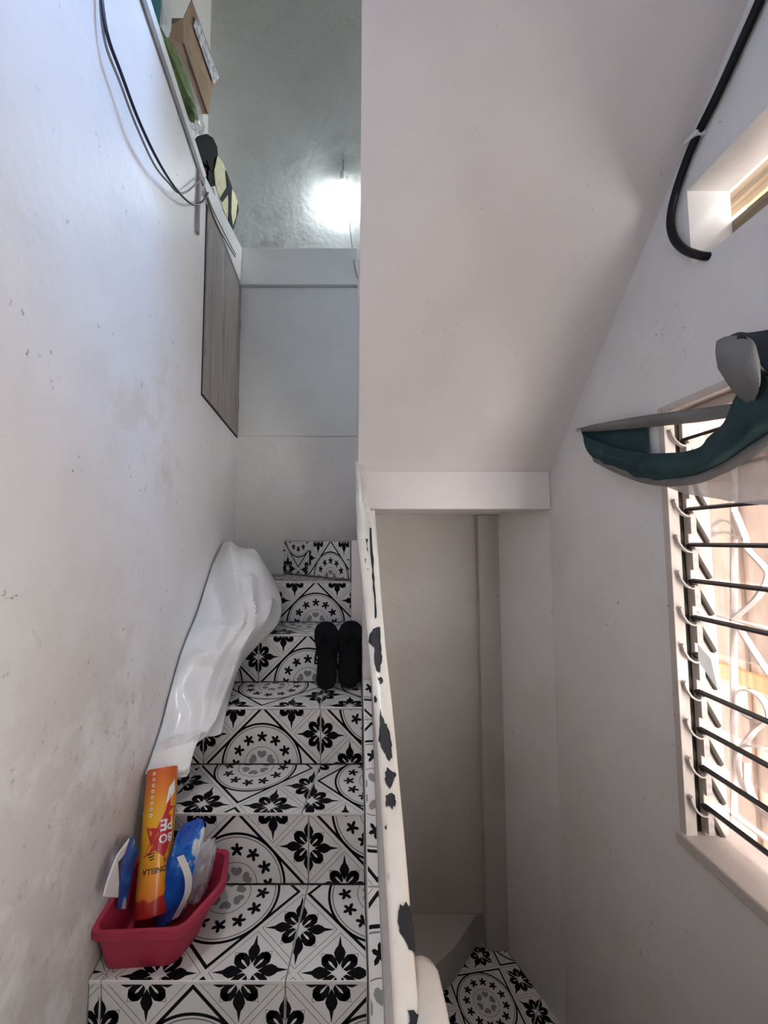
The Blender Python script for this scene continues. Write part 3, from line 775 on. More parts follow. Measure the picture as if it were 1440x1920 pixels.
# ================================================================== LEDGE TRIM, CUPBOARD, CABLES
def wl_box(mb, y0, y1, z0, z1, o0, o1, z0b=None, z1b=None):
    """slab on the left wall between offsets o0..o1; optional other heights at y1"""
    z0b = z0 if z0b is None else z0b; z1b = z1 if z1b is None else z1b
    v = []
    for (y, za, zb) in ((y0, z0, z1), (y1, z0b, z1b)):
        for o in (o0, o1):
            v += [(wlx(y) + o, y, za), (wlx(y) + o, y, zb)]
    mb.add(v, [(0, 1, 3, 2), (4, 6, 7, 5), (0, 4, 5, 1), (2, 3, 7, 6), (0, 2, 6, 4), (1, 5, 7, 3)])
    return mb
ledge = struct(thing('trim_4', (-0.62, 1.2, 1.47)), 'white edging with a grey strip along the storage ledge', 'ledge trim')
mb = wl_box(MB(), -1.5, 1.60, 1.492, 1.535, -0.10, 0.008); mb.build('ledge_edge', M['white_trim'], ledge, bevel=0.003)
mb = wl_box(MB(), -1.5, 1.585, 1.462, 1.490, -0.01, 0.007); mb.build('ledge_strip', M['grey_trim'], ledge, bevel=0.002)
mb = wl_box(MB(), 1.575, YB - .036, 1.44, 1.505, -0.02, 0.012, 1.526, 1.754); mb.build('fascia_board', M['white_trim'], ledge, bevel=0.002)
mb = wl_box(MB(), 1.50, 1.522, 1.205, 1.46, 0.0, 0.012); struct(mb.build('trim_5', M['grey_wood'], bevel=0.002), 'short weathered upright batten under the ledge', 'batten')

cup = thing('wall_cupboard', (-0.64, 1.99, 0.605), 'weathered grey two-leaf cupboard door set in the left wall', 'cupboard')
mb = wl_box(MB(), 1.632, YB - .010, 0.600, 1.435, 0.0, 0.003, None, 1.518); mb.build('door_lining', M['dark_gap'], cup)
for (a, b) in ((1.637, 1.940), (1.948, YB - .022)):
    z1a = 1.425 + (a - 1.632) * 0.114; z1b = 1.425 + (b - 1.632) * 0.114
    mb = wl_box(MB(), a, b, 0.606, z1a, 0.003, 0.010, None, z1b); d_ = mb.build('door', M['grey_wood'], cup, bevel=0.0015)
    for z_ in (0.80, 1.28):
        yy = a + .004 if a < 1.7 else b - .004
        mb = wl_box(MB(), yy - .004, yy + .004, z_ - .03, z_ + .03, 0.010, 0.0125); mb.build('hinge', M['metal'], d_)

def cable(name, pts, r, m, label, n=60, cat='cable', group=None):
    o = MB().tube(cr(pts, n), r, 8).build(name, m, smooth=True); return tag(o, label, cat, group)
def WL(px, py, off): return atWL(px, py, off)
cable('hanging_cable', [WL(186, -40, .012), WL(200, 60, .02), WL(228, 140, .026), WL(262, 230, .03), WL(300, 308, .03), WL(335, 360, .028), WL(362, 383, .026), WL(380, 378, .022), WL(390, 362, .016)], 0.0040, M['navy_cable'], 'dark navy cable sagging across the left wall from the ledge')
cable('hanging_cable', [WL(187, -40, .010), WL(190, 30, .012), WL(200, 90, .016), WL(225, 155, .02), WL(255, 235, .024), WL(290, 310, .022), WL(318, 345, .02), WL(332, 360, .02), WL(346, 361, .02), WL(362, 350, .02), WL(378, 334, .016)], 0.0030, M['grey_cable'], 'thin grey cable sagging beside the navy one on the left wall')
cable('twin_wire', [WL(384, 352, .016), WL(398, 390, .014), WL(418, 432, .014), WL(442, 478, .014)], 0.0022, M['grey_cable'], 'thin wire stapled along the white fascia to the corner')
cable('twin_wire', [WL(386, 366, .014), WL(402, 412, .014), WL(420, 446, .014), WL(441, 482, .014)], 0.0022, M['black_cable'], 'thin black wire running under its grey twin to the corner')

# ================================================================== BARE BULB
hb = atY(643, 318, 2.40)
bl = thing('light_bulb', (hb.x, hb.y, hb.z - .2), 'lit bare bulb in a socket on the upper wall', 'light bulb')
c0 = atY(643, 382, 2.385); c1 = atY(643, 340, 2.392); c2 = atY(643, 322, 2.40)
mb = MB().lathe(c0, c1, [(0.0, 0.006), (0.05, 0.02), (0.18, 0.032), (0.38, 0.036), (0.6, 0.030), (0.8, 0.019), (1.0, 0.015)], 20)
mb.build('bulb_glass', M['bulb'], bl, smooth=True)
mb = MB().lathe(c1, c2, [(0.0, 0.016), (0.3, 0.020), (0.8, 0.020), (1.0, 0.012)], 16); mb.build('socket', M['bulb_base'], bl, smooth=True)
mb = MB().tube([c2, atY(644, 312, 2.425), atY(643, 300, 2.448)], 0.005, 8); mb.build('socket_hook', M['grey_trim'], bl)
mb = MB().tube(cr([atY(650, 330, 2.40), atY(655, 372, 2.42), atY(656, 420, 2.40), atY(660, 460, 2.35), atY(665, 500, 2.305), atY(671, 522, 2.30)], 40), 0.0035, 6); mb.build('lamp_cord', M['grey_cable'], bl)

# ================================================================== LOUVRED WINDOW
win = struct(thing('window_1', (1.0, 0.76, WZ0)), 'louvred window with dusty glass blades and peeling white frame', 'window')
mb = MB(); mb.box(XR - .004, XR + .028, WY1 - .022, WY1 + .002, WZ0, WZ1); mb.box(XR + .052, XO, WY1 - .020, WY1 + .002, WZ0, WZ1)
mb.build('jamb', M['frame_wood'], win, bevel=0.002)
mb = MB(); mb.box(XR + .028, XR + .052, WY1 - .006, WY1 + .002, WZ0, WZ1); mb.build('louvre_channel', M['dark_gap'], win)
mb = MB(); mb.box(XR - .006, XO, WY0, WY1, WZ1 - .022, WZ1 + .001); mb.box(XR + .03, XO, WY0, WY1, WZ1 - .05, WZ1 - .022); mb.build('head_rail', M['frame_wood'], win, bevel=0.003)
mb = MB(); mb.box(XR - .014, XO + .03, WY0, WY1 + .008, WZ0 - .012, WZ0 + .022); mb.build('sill', M['frame_wood'], win, bevel=0.005)
mb = MB(); mb.box(XR, XO, WY0 - .002, WY0 + .02, WZ0, WZ1); mb.build('jamb', M['frame_wood'], win, bevel=0.002)
# one blade, its black edge, its clip; then copies
zs = [0.30 - 0.105 * k for k in range(11)]
mbB = MB(); mbE = MB()
tl = math.radians(62)                                  # blades stand 28 degrees off upright
dn = Vector((math.cos(tl), 0, -math.sin(tl))) * 0.108  # from the inner top edge down and out
nrm = Vector((math.sin(tl), 0, math.cos(tl))) * 0.003
p0 = Vector((0, 0, 0)); Y0b, Y1b = WY0 + .02, WY1 - .024
def slab(mb, a, b, th):
    pts = [a - th, b - th, b + th, a + th]
    mb.prism([(p.x, Y0b, p.z) for p in pts], (0, Y1b - Y0b, 0))
slab(mbB, p0, dn, nrm); slab(mbE, p0 - dn * 0.075, p0 - dn * 0.001, nrm * 1.8)
blade0 = edge0 = clip0 = None
def inst(src, name, parent, loc):
    o = bpy.data.objects.new(name, src); C.objects.link(o)
    o.location = (loc[0], loc[1], loc[2] + CZ)
    if parent is not None: put(o, parent)
    return o
tmpB = mbB.build('louvre_blade', M['glass'], local=True); meB = tmpB.data; bpy.data.objects.remove(tmpB)
tmpE = mbE.build('blade_edge', M['black_edge'], local=True); meE = tmpE.data; bpy.data.objects.remove(tmpE)
arc = [Vector((0.012, 0, 0.062)), Vector((0.010, -.008, 0.045)), Vector((0.020, -.012, 0.024)), Vector((0.040, -.010, 0.012)), Vector((0.058, -.006, 0.016))]
mbC = MB().strip(cr(arc, 12), 0.006, 0.0022, (0, 1, 0.0)); mbC.lathe((0.010, -.014, .058), (0.010, 0.004, .058), [(0, .006), (1, .006)], 8)
mbC.box(0.050, 0.066, -.012, 0.004, -0.040, 0.020)
tmpC = mbC.build('blade_clip', M['clip'], local=True); meC = tmpC.data; bpy.data.objects.remove(tmpC)
mbH = MB(); pts = [p0 - dn * .05 - nrm * 2, dn - nrm * 2, dn + nrm * 2, p0 - dn * .05 + nrm * 2]
mbH.prism([(p.x, 0, p.z) for p in pts], (0, 0.014, 0)); tmpH = mbH.build('blade_holder', M['dark_gap'], local=True); meH = tmpH.data; bpy.data.objects.remove(tmpH)
for k, z in enumerate(zs):
    inst(meC, 'blade_clip', win, (XR, WY1 - .022, z - 0.030))
    inst(meH, 'blade_holder', win, (XR + .052, WY1 - .030, z))
    if abs(z + 0.33) < 0.03: continue                  # one blade is missing
    b = inst(meB, 'louvre_blade', win, (XR + .052, 0, z))
    e = bpy.data.objects.new('blade_edge', meE); C.objects.link(e); e.parent = b
mb = MB(); mb.prism([(XR + .05, WY1 - .032, -0.295), (XR + .05, WY1 - .032, -.345), (XR + .064, WY1 - .075, -.41), (XR + .062, WY1 - .06, -.33)], (0.002, 0, 0)); mb.build('paper_scrap', M['white_print'], win)

# iron scroll grille outside the glass
gr = thing('window_grille', (1.12, 0.76, WZ0), 'painted iron scroll grille behind the louvres', 'grille')
XG = 1.125
def gpt(px, py): return atX(px, py, XG)
def bar(pts, w=0.010, n=24): MB().strip(cr(pts, n), w, 0.0025, (1, 0, 0)).build('scroll', M['iron'], gr)
bar([gpt(1376, 870), gpt(1376, 1250), gpt(1376, 1620)], n=4)
bar([gpt(1318, 1146), gpt(1440, 1180), gpt(1560, 1210)], n=4)
bar([gpt(1340, 1500), gpt(1440, 1575), gpt(1560, 1660)], n=4)
bar([gpt(1318, 900), gpt(1440, 905), gpt(1560, 905)], n=4)
def spiral(cx, cy, r0, r1, a0, a1, n=30):
    pts = []
    c = gpt(cx, cy)
    for i in range(n):
        t = i / (n - 1); a = math.radians(a0 + (a1 - a0) * t); r = r0 + (r1 - r0) * t
        pts.append(Vector((XG, c.y - r * math.cos(a), c.z + r * math.sin(a))))
    MB().strip(pts, 0.009, 0.0025, (1, 0, 0)).build('scroll', M['iron'], gr)
spiral(1408, 1325, 0.052, 0.030, -30, 330); spiral(1438, 1475, 0.10, 0.05, 90, 380); spiral(1355, 1000, 0.05, 0.03, -20, 200)
bar([gpt(1378, 960), gpt(1396, 1005), gpt(1402, 1030), gpt(1430, 1060), gpt(1440, 1080), gpt(1420, 1120), gpt(1376, 1160)])
bar([gpt(1330, 1005), gpt(1350, 998), gpt(1372, 1000), gpt(1400, 1012)])
bar([gpt(1385, 1175), gpt(1410, 1215), gpt(1440, 1260), gpt(1470, 1290)])
bar([gpt(1392, 1400), gpt(1415, 1370), gpt(1440, 1350)]); bar([gpt(1400, 1430), gpt(1402, 1470), gpt(1420, 1510), gpt(1450, 1540)])

# board wall across the alley: every plank its own piece
XP = 1.72
al = thing('plank_wall', (XP, 0.9, Z0), 'bright wall of pale and golden upright planks outside the window', 'plank wall')
y = 0.05; i = 0
seq = ['plank_pale', 'plank_pale', 'plank_gold', 'plank_pale', 'plank_brown', 'plank_pale', 'plank_gold', 'plank_pale']
while y < 3.5:
    w = [0.16, 0.11, 0.07, 0.13, 0.05, 0.12, 0.09, 0.15][i % 8]
    mb = MB(); dx = 0.012 * ((i * 7) % 3)
    mb.box(XP - dx, XP + .025, y, y + w - .005, Z0, 1.45); mb.build('plank', M[seq[(i * 5) % 8]], al, bevel=0.002)
    y += w; i += 1
mb = MB(); mb.box(XP - .05, XP - .025, 0.05, 3.5, -.62, -.56); mb.build('cross_rail', M['plank_gold'], al)
gd = struct(MB().box(1.06, 3.0, -3.5, 5.0, Z0 - .12, Z0).build('floor', M['concrete']), 'bare alley ground outside the window', 'ground')

MB().box(XO, XO + .015, VY0, VY1, VZ0 - .02, 0.895).build('vent_light_block', M['eave'], wr)  # unseen board added to stop light rising through the vent to the soffit
struct(MB().box(1.06, 1.50, 0.05, 3.6, 1.50, 1.56).build('alley_shade_sheet', M['concrete']), 'sheet added over the alley outside to dim the planks', 'roof')  # added overhead sheet, keeps sky light off the planks
# vent: eave board seen through it
mb = MB(); mb.prism([(1.075, -0.6, 0.955), (1.075, 1.8, 0.955), (1.105, 1.8, 1.02), (1.105, -.6, 1.02)], (0.03, 0, -.012))
tag(mb.build('eave_board', M['eave']), 'dark brown board seen through the high vent', 'board')

# thick cable into the vent
def WR(px, py, off=0.014): return atX(px, py, XR - off)
ck = thing('black_conduit', tuple(WR(1262, 430)), 'thick black cable bending down the right wall into the high vent', 'cable')
MB().tube(cr([WR(1442, -50), WR(1425, 0), WR(1385, 90), WR(1345, 178), WR(1303, 262), WR(1280, 320), WR(1263, 375), WR(1257, 415), WR(1263, 445), WR(1280, 466), WR(1305, 477), WR(1328, 481, 0.0), WR(1345, 478, -.05)], 80), 0.0105, 10).build('cable', M['black_cable'], ck, smooth=True)
a = WR(1305, 258, .010); mb = MB(); mb.obox(a, (0.018, 0, 0), (0, 0.020, 0.004), (0, -.002, 0.006)); mb.build('cable_clip', M['bulb_base'], ck, bevel=0.003)

# ================================================================== KNOTTED CURTAIN
ct = thing('curtain', tuple(atX(1088, 806, XR)), 'grey-green curtain gathered and knotted across the louvred window', 'curtain')
nail = atX(1086, 806, XR - .012)
MB().lathe(atX(1084, 806, XR + .01), atX(1084, 806, XR - .03), [(0, .004), (.7, .004), (.72, .009), (1, .008)], 10).build('hook', M['metal'], ct)
def cpt(px, py, X): return atX(px, py, X)
front = [  # (upper lip, mid, bottom) of the front swag at stations to the right
    [(1088, 808, .925), (1089, 809, .922), (1090, 811, .922)],
    [(1112, 822, .91), (1110, 842, .89), (1112, 862, .90)],
    [(1150, 838, .90), (1150, 860, .865), (1152, 880, .89)],
    [(1195, 848, .89), (1195, 874, .845), (1198, 899, .88)],
    [(1250, 850, .88), (1248, 880, .835), (1250, 906, .88)],
    [(1305, 842, .87), (1302, 872, .83), (1306, 900, .88)],
    [(1335, 818, .86), (1345, 852, .82), (1355, 882, .88)],
    [(1362, 778, .85), (1385, 815, .81), (1400, 855, .87)],
    [(1385, 738, .85), (1425, 770, .80), (1450, 826, .86)],
    [(1420, 700, .85), (1480, 730, .80), (1510, 795, .86)]]
def loft_pts(sts, nu, nv, amp=0.0, fr=14):
    cols = [cr([cpt(*q) for q in s_], nv) for s_ in sts]
    rows = [cr([c[j] for c in cols], nu) for j in range(nv)]
    for j in range(nv):
        for i in range(nu):
            p = rows[j][i]
            if amp: p.x += amp * noise.noise(Vector((p.y * fr, p.z * fr, 1.3 + p.y * 4)))
    return rows
MB().grid(loft_pts(front, 60, 18, .012, 16)).build('front_swag', M['cloth_teal'], ct, smooth=True, solid=0.002)
back = [[(1087, 805, .926), (1090, 808, .928), (1092, 810, .928)], [(1125, 796, .924), (1125, 815, .93), (1125, 835, .92)], [(1180, 784, .922), (1180, 815, .93), (1180, 850, .92)], [(1214, 779, .922), (1214, 815, .93), (1214, 852, .915)]]
MB().grid(loft_pts(back, 24, 10, .004)).build('back_panel', M['cloth_teal'], ct, smooth=True, solid=0.002)
band = [[(1086, 803, .92), (1088, 806, .915), (1090, 809, .92)], [(1125, 794, .91), (1125, 800, .905), (1125, 808, .915)], [(1200, 781, .905), (1200, 790, .898), (1200, 802, .91)], [(1300, 768, .90), (1300, 778, .893), (1300, 792, .905)], [(1385, 756, .90), (1385, 766, .89), (1385, 780, .90)], [(1470, 746, .90), (1470, 756, .89), (1470, 768, .90)]]
MB().grid(loft_pts(band, 40, 8, .003)).build('heading_band', M['cloth_grey'], ct, smooth=True, solid=0.003)
hem = [[(1112, 858, .895), (1112, 861, .892), (1114, 866, .896)], [(1150, 872, .885), (1150, 878, .88), (1154, 886, .886)], [(1198, 888, .875), (1198, 895, .87), (1200, 904, .878)], [(1250, 894, .87), (1250, 901, .862), (1252, 912, .875)], [(1308, 886, .862), (1308, 894, .855), (1310, 906, .868)], [(1360, 862, .855), (1360, 872, .85), (1362, 886, .865)], [(1405, 832, .85), (1405, 844, .845), (1408, 860, .86)], [(1460, 795, .845), (1460, 808, .84), (1462, 826, .855)], [(1520, 760, .845), (1520, 772, .84), (1522, 790, .855)]]
MB().grid(loft_pts(hem, 50, 8, .003)).build('hem_band', M['cloth_grey'], ct, smooth=True, solid=0.002)
sheer = [[(1228, 902, .90), (1236, 907, .90), (1246, 912, .90)], [(1290, 880, .892), (1290, 905, .895), (1290, 926, .90)], [(1350, 850, .888), (1350, 895, .89), (1350, 936, .90)], [(1400, 815, .885), (1400, 880, .89), (1400, 944, .90)], [(1450, 780, .885), (1450, 865, .89), (1450, 948, .90)], [(1520, 740, .885), (1520, 850, .89), (1520, 950, .90)]]
MB().grid(loft_pts(sheer, 40, 14, .012, 12)).build('sheer_panel', M['sheer'], ct, smooth=True)
k1 = [[(1346, 640, .86), (1344, 662, .83), (1348, 690, .85)], [(1362, 632, .85), (1368, 680, .80), (1372, 728, .84)], [(1390, 630, .84), (1400, 700, .77), (1396, 752, .83)], [(1412, 640, .83), (1418, 712, .77), (1410, 758, .82)], [(1424, 678, .82), (1420, 724, .775), (1411, 757, .81)]]
MB().grid(loft_pts(k1, 30, 20, .006, 10)).build('knot_fold', M['cloth_grey'], ct, smooth=True, solid=0.003)
k2 = [[(1343, 662, .87), (1344, 655, .87), (1347, 650, .86)], [(1356, 640, .88), (1362, 636, .86), (1368, 648, .84)], [(1385, 628, .88), (1390, 624, .85), (1398, 634, .83)], [(1425, 622, .88), (1430, 640, .85), (1432, 690, .83)], [(1480, 612, .88), (1485, 660, .86), (1485, 740, .84)]]
MB().grid(loft_pts(k2, 30, 12)).build('knot_fold', M['cloth_dark'], ct, smooth=True, solid=0.003)
k3 = [[(1420, 690, .84), (1418, 725, .83), (1412, 758, .825)], [(1450, 700, .85), (1448, 725, .84), (1440, 745, .83)], [(1500, 700, .86), (1500, 720, .85), (1500, 735, .84)]]
MB().grid(loft_pts(k3, 20, 10)).build('knot_fold', M['cloth_dark'], ct, smooth=True, solid=0.003)

# ================================================================== WHITE SHEET ON THE STEPS
def pitch_hit(px, py, up=0.012):
    r = ray(px, py); k = r.z / r.y
    Y = (-0.95 - 0.776 * 0.955 + up) / (k - 0.776)
    return r * (Y / r.y)
SH = [
    [(272, 1452), (312, 1450), (352, 1444), (366, 1396), (415, 1376)],
    [(286, 1412), (325, 1398), (362, 1384), (390, 1362), (422, 1345)],
    [(303, 1360), (340, 1345), (375, 1330), (405, 1318), (433, 1300)],
    [(325, 1275), (360, 1270), (395, 1265), (425, 1260), (452, 1247)],
    [(345, 1210), (385, 1205), (425, 1200), (458, 1200), (485, 1208)],
    [(370, 1148), (410, 1140), (450, 1140), (490, 1150), (522, 1168)],
    [(388, 1090), (420, 1085), (455, 1085), (495, 1095), (528, 1128)],
    [(402, 1050), (430, 1045), (455, 1045), (490, 1060), (513, 1085)],
    [(420, 1015), (436, 1022), (458, 1028), (478, 1030), (492, 1048)]]
rows = []
for ri, r in enumerate(SH):
    YL = atWL(*r[0], off=0.006).y; YR = pitch_hit(*r[-1]).y
    row = []
    for ci, (px, py) in enumerate(r):
        s_ = ci / 4
        Y = YL + (YR - YL) * s_ - 0.05 * math.sin(math.pi * s_)
        row.append(atY(px, py, Y))
    rows.append(row)
NU, NV = 70, 44
g1 = [cr(r, NV) for r in rows]
g2 = [cr([g1[i][j] for i in range(len(g1))], NU) for j in range(NV)]
h1_ = [cr([(x, y_, 0) for x, y_ in r], NV) for r in SH]
h2_ = [cr([h1_[i][j] for i in range(len(h1_))], NU) for j in range(NV)]       # where each grid point shows in the picture
def seg_d(p, a, b):
    a, b = Vector(a), Vector(b); d_ = b - a; t = max(0, min(1, (p - a).dot(d_) / d_.length_squared)); return (p - a - d_ * t).length
CREASE = [  # polyline, height, half width in pixels: sharp ridges (+) and valleys (-)
    ([(420, 1016), (430, 1060), (436, 1100), (454, 1150), (452, 1175), (430, 1215)], .030, 26),
    ([(468, 1090), (470, 1130), (478, 1160), (470, 1190), (440, 1240)], .022, 16),
    ([(506, 1135), (498, 1165), (482, 1195), (440, 1260), (420, 1310)], .020, 16),
    ([(330, 1270), (350, 1238), (370, 1232), (410, 1238)], .016, 18),
    ([(370, 1180), (410, 1175), (425, 1182)], .010, 12),
    ([(452, 1250), (425, 1290), (405, 1350), (385, 1380)], .014, 14),
    ([(400, 1100), (412, 1120), (420, 1160)], -.012, 14),
    ([(345, 1290), (360, 1330), (350, 1380)], -.010, 26),
    ([(300, 1400), (340, 1385), (372, 1378)], .010, 10),
    ([(440, 1200), (425, 1235), (400, 1300)], -.014, 16)]
for j in range(NV):
    for i in range(NU):
        p = g2[j][i]; s_ = j / (NV - 1); t_ = i / (NU - 1); q = h2_[j][i]
        d_ = 0.010 * abs(noise.noise(Vector((s_ * 3.1 + t_ * 1.2, t_ * 4.0 - s_ * 1.5, 0.7))))
        for pl, h_, w_ in CREASE:
            dd = min(seg_d(q, (*a, 0), (*b, 0)) for a, b in zip(pl, pl[1:]))
            if dd < w_: d_ += 1.9 * h_ * (1 - dd / w_)
        d_ *= min(1.0, 6 * s_, 6 * (1 - s_))
        p += (-p.normalized() * 0.85 + Vector((0.2, 0, 0.4))) * d_
ws = thing('vinyl_sheet', (-0.5, 1.45, -0.57), 'crumpled glossy white vinyl sheet leaning along the left wall', 'sheet')
MB().grid(g2).build('sheet_panel', M['vinyl'], ws, smooth=True, solid=0.0016, angle=35)
# rolled lower hem
a, b = atY(276, 1448, 1.20), atY(352, 1440, 1.235)
rows = []
for i in range(9):
    t = i / 8; c = a.lerp(b, t); rr = 0.006 + 0.012 * t
    rows.append([c + Vector((0.1 * rr * math.cos(q), rr * (1 - .05 * k) * math.cos(q), rr * (1 - .05 * k) * math.sin(q) - .004)) for k, q in enumerate([math.radians(-120 + 36 * k) for k in range(13)])])
MB().grid(rows).build('rolled_hem', M['vinyl'], ws, smooth=True, solid=0.0014)

# ================================================================== FLIP-FLOPS ON THE STEP
def sole_outline(L, w, n=36, side=1):
    """heel at 0, toe at L; asymmetric"""
    pts = []
    tab = [(0.0, .0), (.02, .45), (.06, .68), (.15, .80), (.30, .78), (.45, .76), (.60, .90), (.75, 1.0), (.86, .95), (.94, .74), (.985, .40), (1.0, 0.0)]
    for i in range(n + 1): t = i / n; t = 0.5 - 0.5 * math.cos(math.pi * t); pts.append((t * L, w / 2 * lerp_tab(tab, t) + side * 0.006 * math.sin(math.pi * t)))
    low = []
    for i in range(n - 1, 0, -1): t = i / n; t = 0.5 - 0.5 * math.cos(math.pi * t); low.append((t * L, -w / 2 * lerp_tab(tab, t) + side * 0.006 * math.sin(math.pi * t)))
    return pts + low
def flip_flop(name, heel, toe, face, L, w, th, m_sole, m_strap, label, group, side=1, mat2=None):
    """heel/toe points; face = direction the foot bed looks"""
    heel, toe, face = Vector(heel), Vector(toe), Vector(face)
    d = (toe - heel).normalized(); face = (face - d * face.dot(d)).normalized(); s_ = d.cross(face).normalized()
    t = thing(name, tuple(heel), label, 'flip-flop', group)
    out = sole_outline(L, w, side=side); mb = MB()
    P = lambda p, h: heel + p[0] * d + p[1] * s_ + h * face
    mb.prism([P(p, 0) for p in out], face * th, 0)
    mb.build('sole', m_sole, t, smooth=True, bevel=0.003, angle=50)
    top = th
    post = (0.80 * L, 0.0)
    for sg in (1, -1):
        path = cr([P(post, top + .004), P((0.70 * L, sg * w * .16), top + .020), P((0.56 * L, sg * w * .32), top + .024), P((0.44 * L, sg * w * .40), top + .010), P((0.40 * L, sg * w * .42), top - .004)], 14)
        MB().strip(path, 0.0065, 0.003, d).build('strap', m_strap, t)
    MB().tube([P(post, top - .005), P(post, top + .014)], 0.004, 8).build('toe_post', m_strap, t)
    return t
zc = NZ[2] + 0.001
h1 = atZ(611, 1293, zc + .004); t1 = atY(611, 1165, NY[3] - .040); 
h2 = atZ(654, 1290, zc + .004); t2 = atY(660, 1163, NY[3] - .040)
flip_flop('flip_flop', h1, t1, (0, -1, 0.3), (t1 - h1).length, 0.098, 0.017, M['black_rubber'], M['black_rubber'], 'black flip-flop propped against the riser, the one beside the vinyl sheet', 'pair of black flip-flops on the step', 1)
flip_flop('flip_flop', h2, t2, (-0.05, -1, 0.3), (t2 - h2).length, 0.098, 0.017, M['black_rubber'], M['black_rubber'], 'black flip-flop propped against the riser, the one touching the parapet', 'pair of black flip-flops on the step', -1)

# ================================================================== PINK TRAY AND WHAT IS IN IT
ZA = NZ[0] + 0.0005
tr = thing('plastic_tray', (-0.47, 1.05, ZA), 'deep pink plastic tray on the stair tread by the left wall', 'tray')
def wrapx(x, y, pad): return max(x, wlx(y) + pad)
base = [(-0.558, .968), (-0.404, .978), (-0.375, 1.05), (-0.385, 1.14), (-0.56, 1.14)]
rim = [(-0.574, .950, -.852), (-0.380, .955, -.850), (-0.318, 1.045, -.825), (-0.345, 1.165, -.84), (-0.577, 1.165, -.845)]
def ring_pts(c, n=10, rad=0.022):
    """rounded loop through corners"""
    out = []
    N_ = len(c)
    for i in range(N_):
        a, b, d_ = Vector(c[i - 1]), Vector(c[i]), Vector(c[(i + 1) % N_])
        u = (a - b).normalized(); v_ = (d_ - b).normalized()
        r_ = min(rad, (a - b).length * .4, (d_ - b).length * .4)
        s0_, s1_ = b + u * r_, b + v_ * r_
        for k in range(n): t = k / (n - 1); out.append((1 - t) ** 2 * s0_ + 2 * t * (1 - t) * b + t * t * s1_)
    return out
bl_ = ring_pts([(x, y, ZA + .001) for x, y in base]); rm = ring_pts(rim)
lerpl = lambda A_, B_, t: [p.lerp(q, t) for p, q in zip(A_, B_)]
cen = lambda A_: sum(A_, Vector()) / len(A_)
def inset(A_, d_):
    c = cen(A_); return [p + (c - p).normalized() * d_ for p in A_]
outr = [bl_, lerpl(bl_, rm, .4), lerpl(bl_, rm, .78)]
lip = [p + (p - cen(rm)).normalized() * .007 for p in rm]
lipd = [p + Vector((0, 0, -.018)) for p in lip]
inn = [inset(lerpl(bl_, rm, t), .005) for t in (.98, .5, .04)]
mb = MB(); loop = outr + [lerpl(bl_, rm, .80), lipd, lip] + inn
loop[5] = lip
mb.grid(loop, 0, True); n = len(bl_)
mb.f += [tuple(range(n)), tuple(range((len(loop) - 1) * n, len(loop) * n))[::-1]]; mb.m += [0, 0]
mb.build('tray_body', M['pink'], tr, smooth=True, angle=45)

# orange tube
tb = Vector((-0.497, 1.062, -0.915)); tt = Vector((-0.541, 1.195, -0.640))
ax = (tt - tb); LT = ax.length; axn = ax.normalized(); RT = 0.040
tu = thing('spray_tube', tuple(tb), 'tall orange and yellow printed tube standing in the pink tray', 'tube')
tface = (Vector((0, 0, 0)) - (tb + tt) / 2); tface = (tface - axn * tface.dot(axn)).normalized(); tside = axn.cross(tface).normalized()
def TP(t, q, r=RT): return tb + ax * t + r * (math.cos(q) * tface + math.sin(q) * tside)
def tube_mat():
    m, nt, b = nodes_of('printed_tube')
    L = nt.links.new
    tc = nt.nodes.new('ShaderNodeTexCoord')
    dt = nt.nodes.new('ShaderNodeVectorMath'); dt.operation = 'DOT_PRODUCT'; dt.inputs[1].default_value = axn / LT
    sb = nt.nodes.new('ShaderNodeVectorMath'); sb.operation = 'SUBTRACT'; sb.inputs[1].default_value = (tb.x, tb.y, tb.z + CZ)
    L(tc.outputs['Object'], sb.inputs[0]); L(sb.outputs['Vector'], dt.inputs[0])
    n = nt.nodes.new('ShaderNodeTexNoise'); n.inputs['Scale'].default_value = 25
    L(tc.outputs['Object'], n.inputs['Vector'])
    ad = nt.nodes.new('ShaderNodeMath'); ad.operation = 'MULTIPLY_ADD'; ad.inputs[1].default_value = 0.10
    L(n.outputs['Fac'], ad.inputs[0]); L(dt.outputs['Value'], ad.inputs[2])
    r = nt.nodes.new('ShaderNodeValToRGB'); e = r.color_ramp.elements
    e[0].position = 0.05; e[0].color = (0.40, 0.02, 0.02, 1)
    e[1].position = 0.16; e[1].color = (0.42, 0.03, 0.02, 1)
    for p, c in ((0.175, (0.80, 0.22, 0.02)), (0.40, (0.82, 0.36, 0.015)), (0.70, (0.80, 0.42, 0.02)), (0.86, (0.74, 0.22, 0.02)), (1.0, (0.62, 0.12, 0.02))):
        x = e.new(p); x.color = (*c, 1)
    L(ad.outputs[0], r.inputs['Fac']); L(r.outputs['Color'], b.inputs['Base Color'])
    b.inputs['Roughness'].default_value = 0.28
    return m
rows = [[TP(t, q, r) for q in [2 * math.pi * k / 28 for k in range(28)]] for t, r in ((0, RT * .9), (.01, RT), (.5, RT), (.985, RT), (1.0, RT * .93))]
mb = MB().grid(rows, 0, True); mb.f += [tuple(range(28)), tuple(range(4 * 28, 5 * 28))[::-1]]; mb.m += [0, 0]
mb.build('tube_body', tube_mat(), tu, smooth=True)
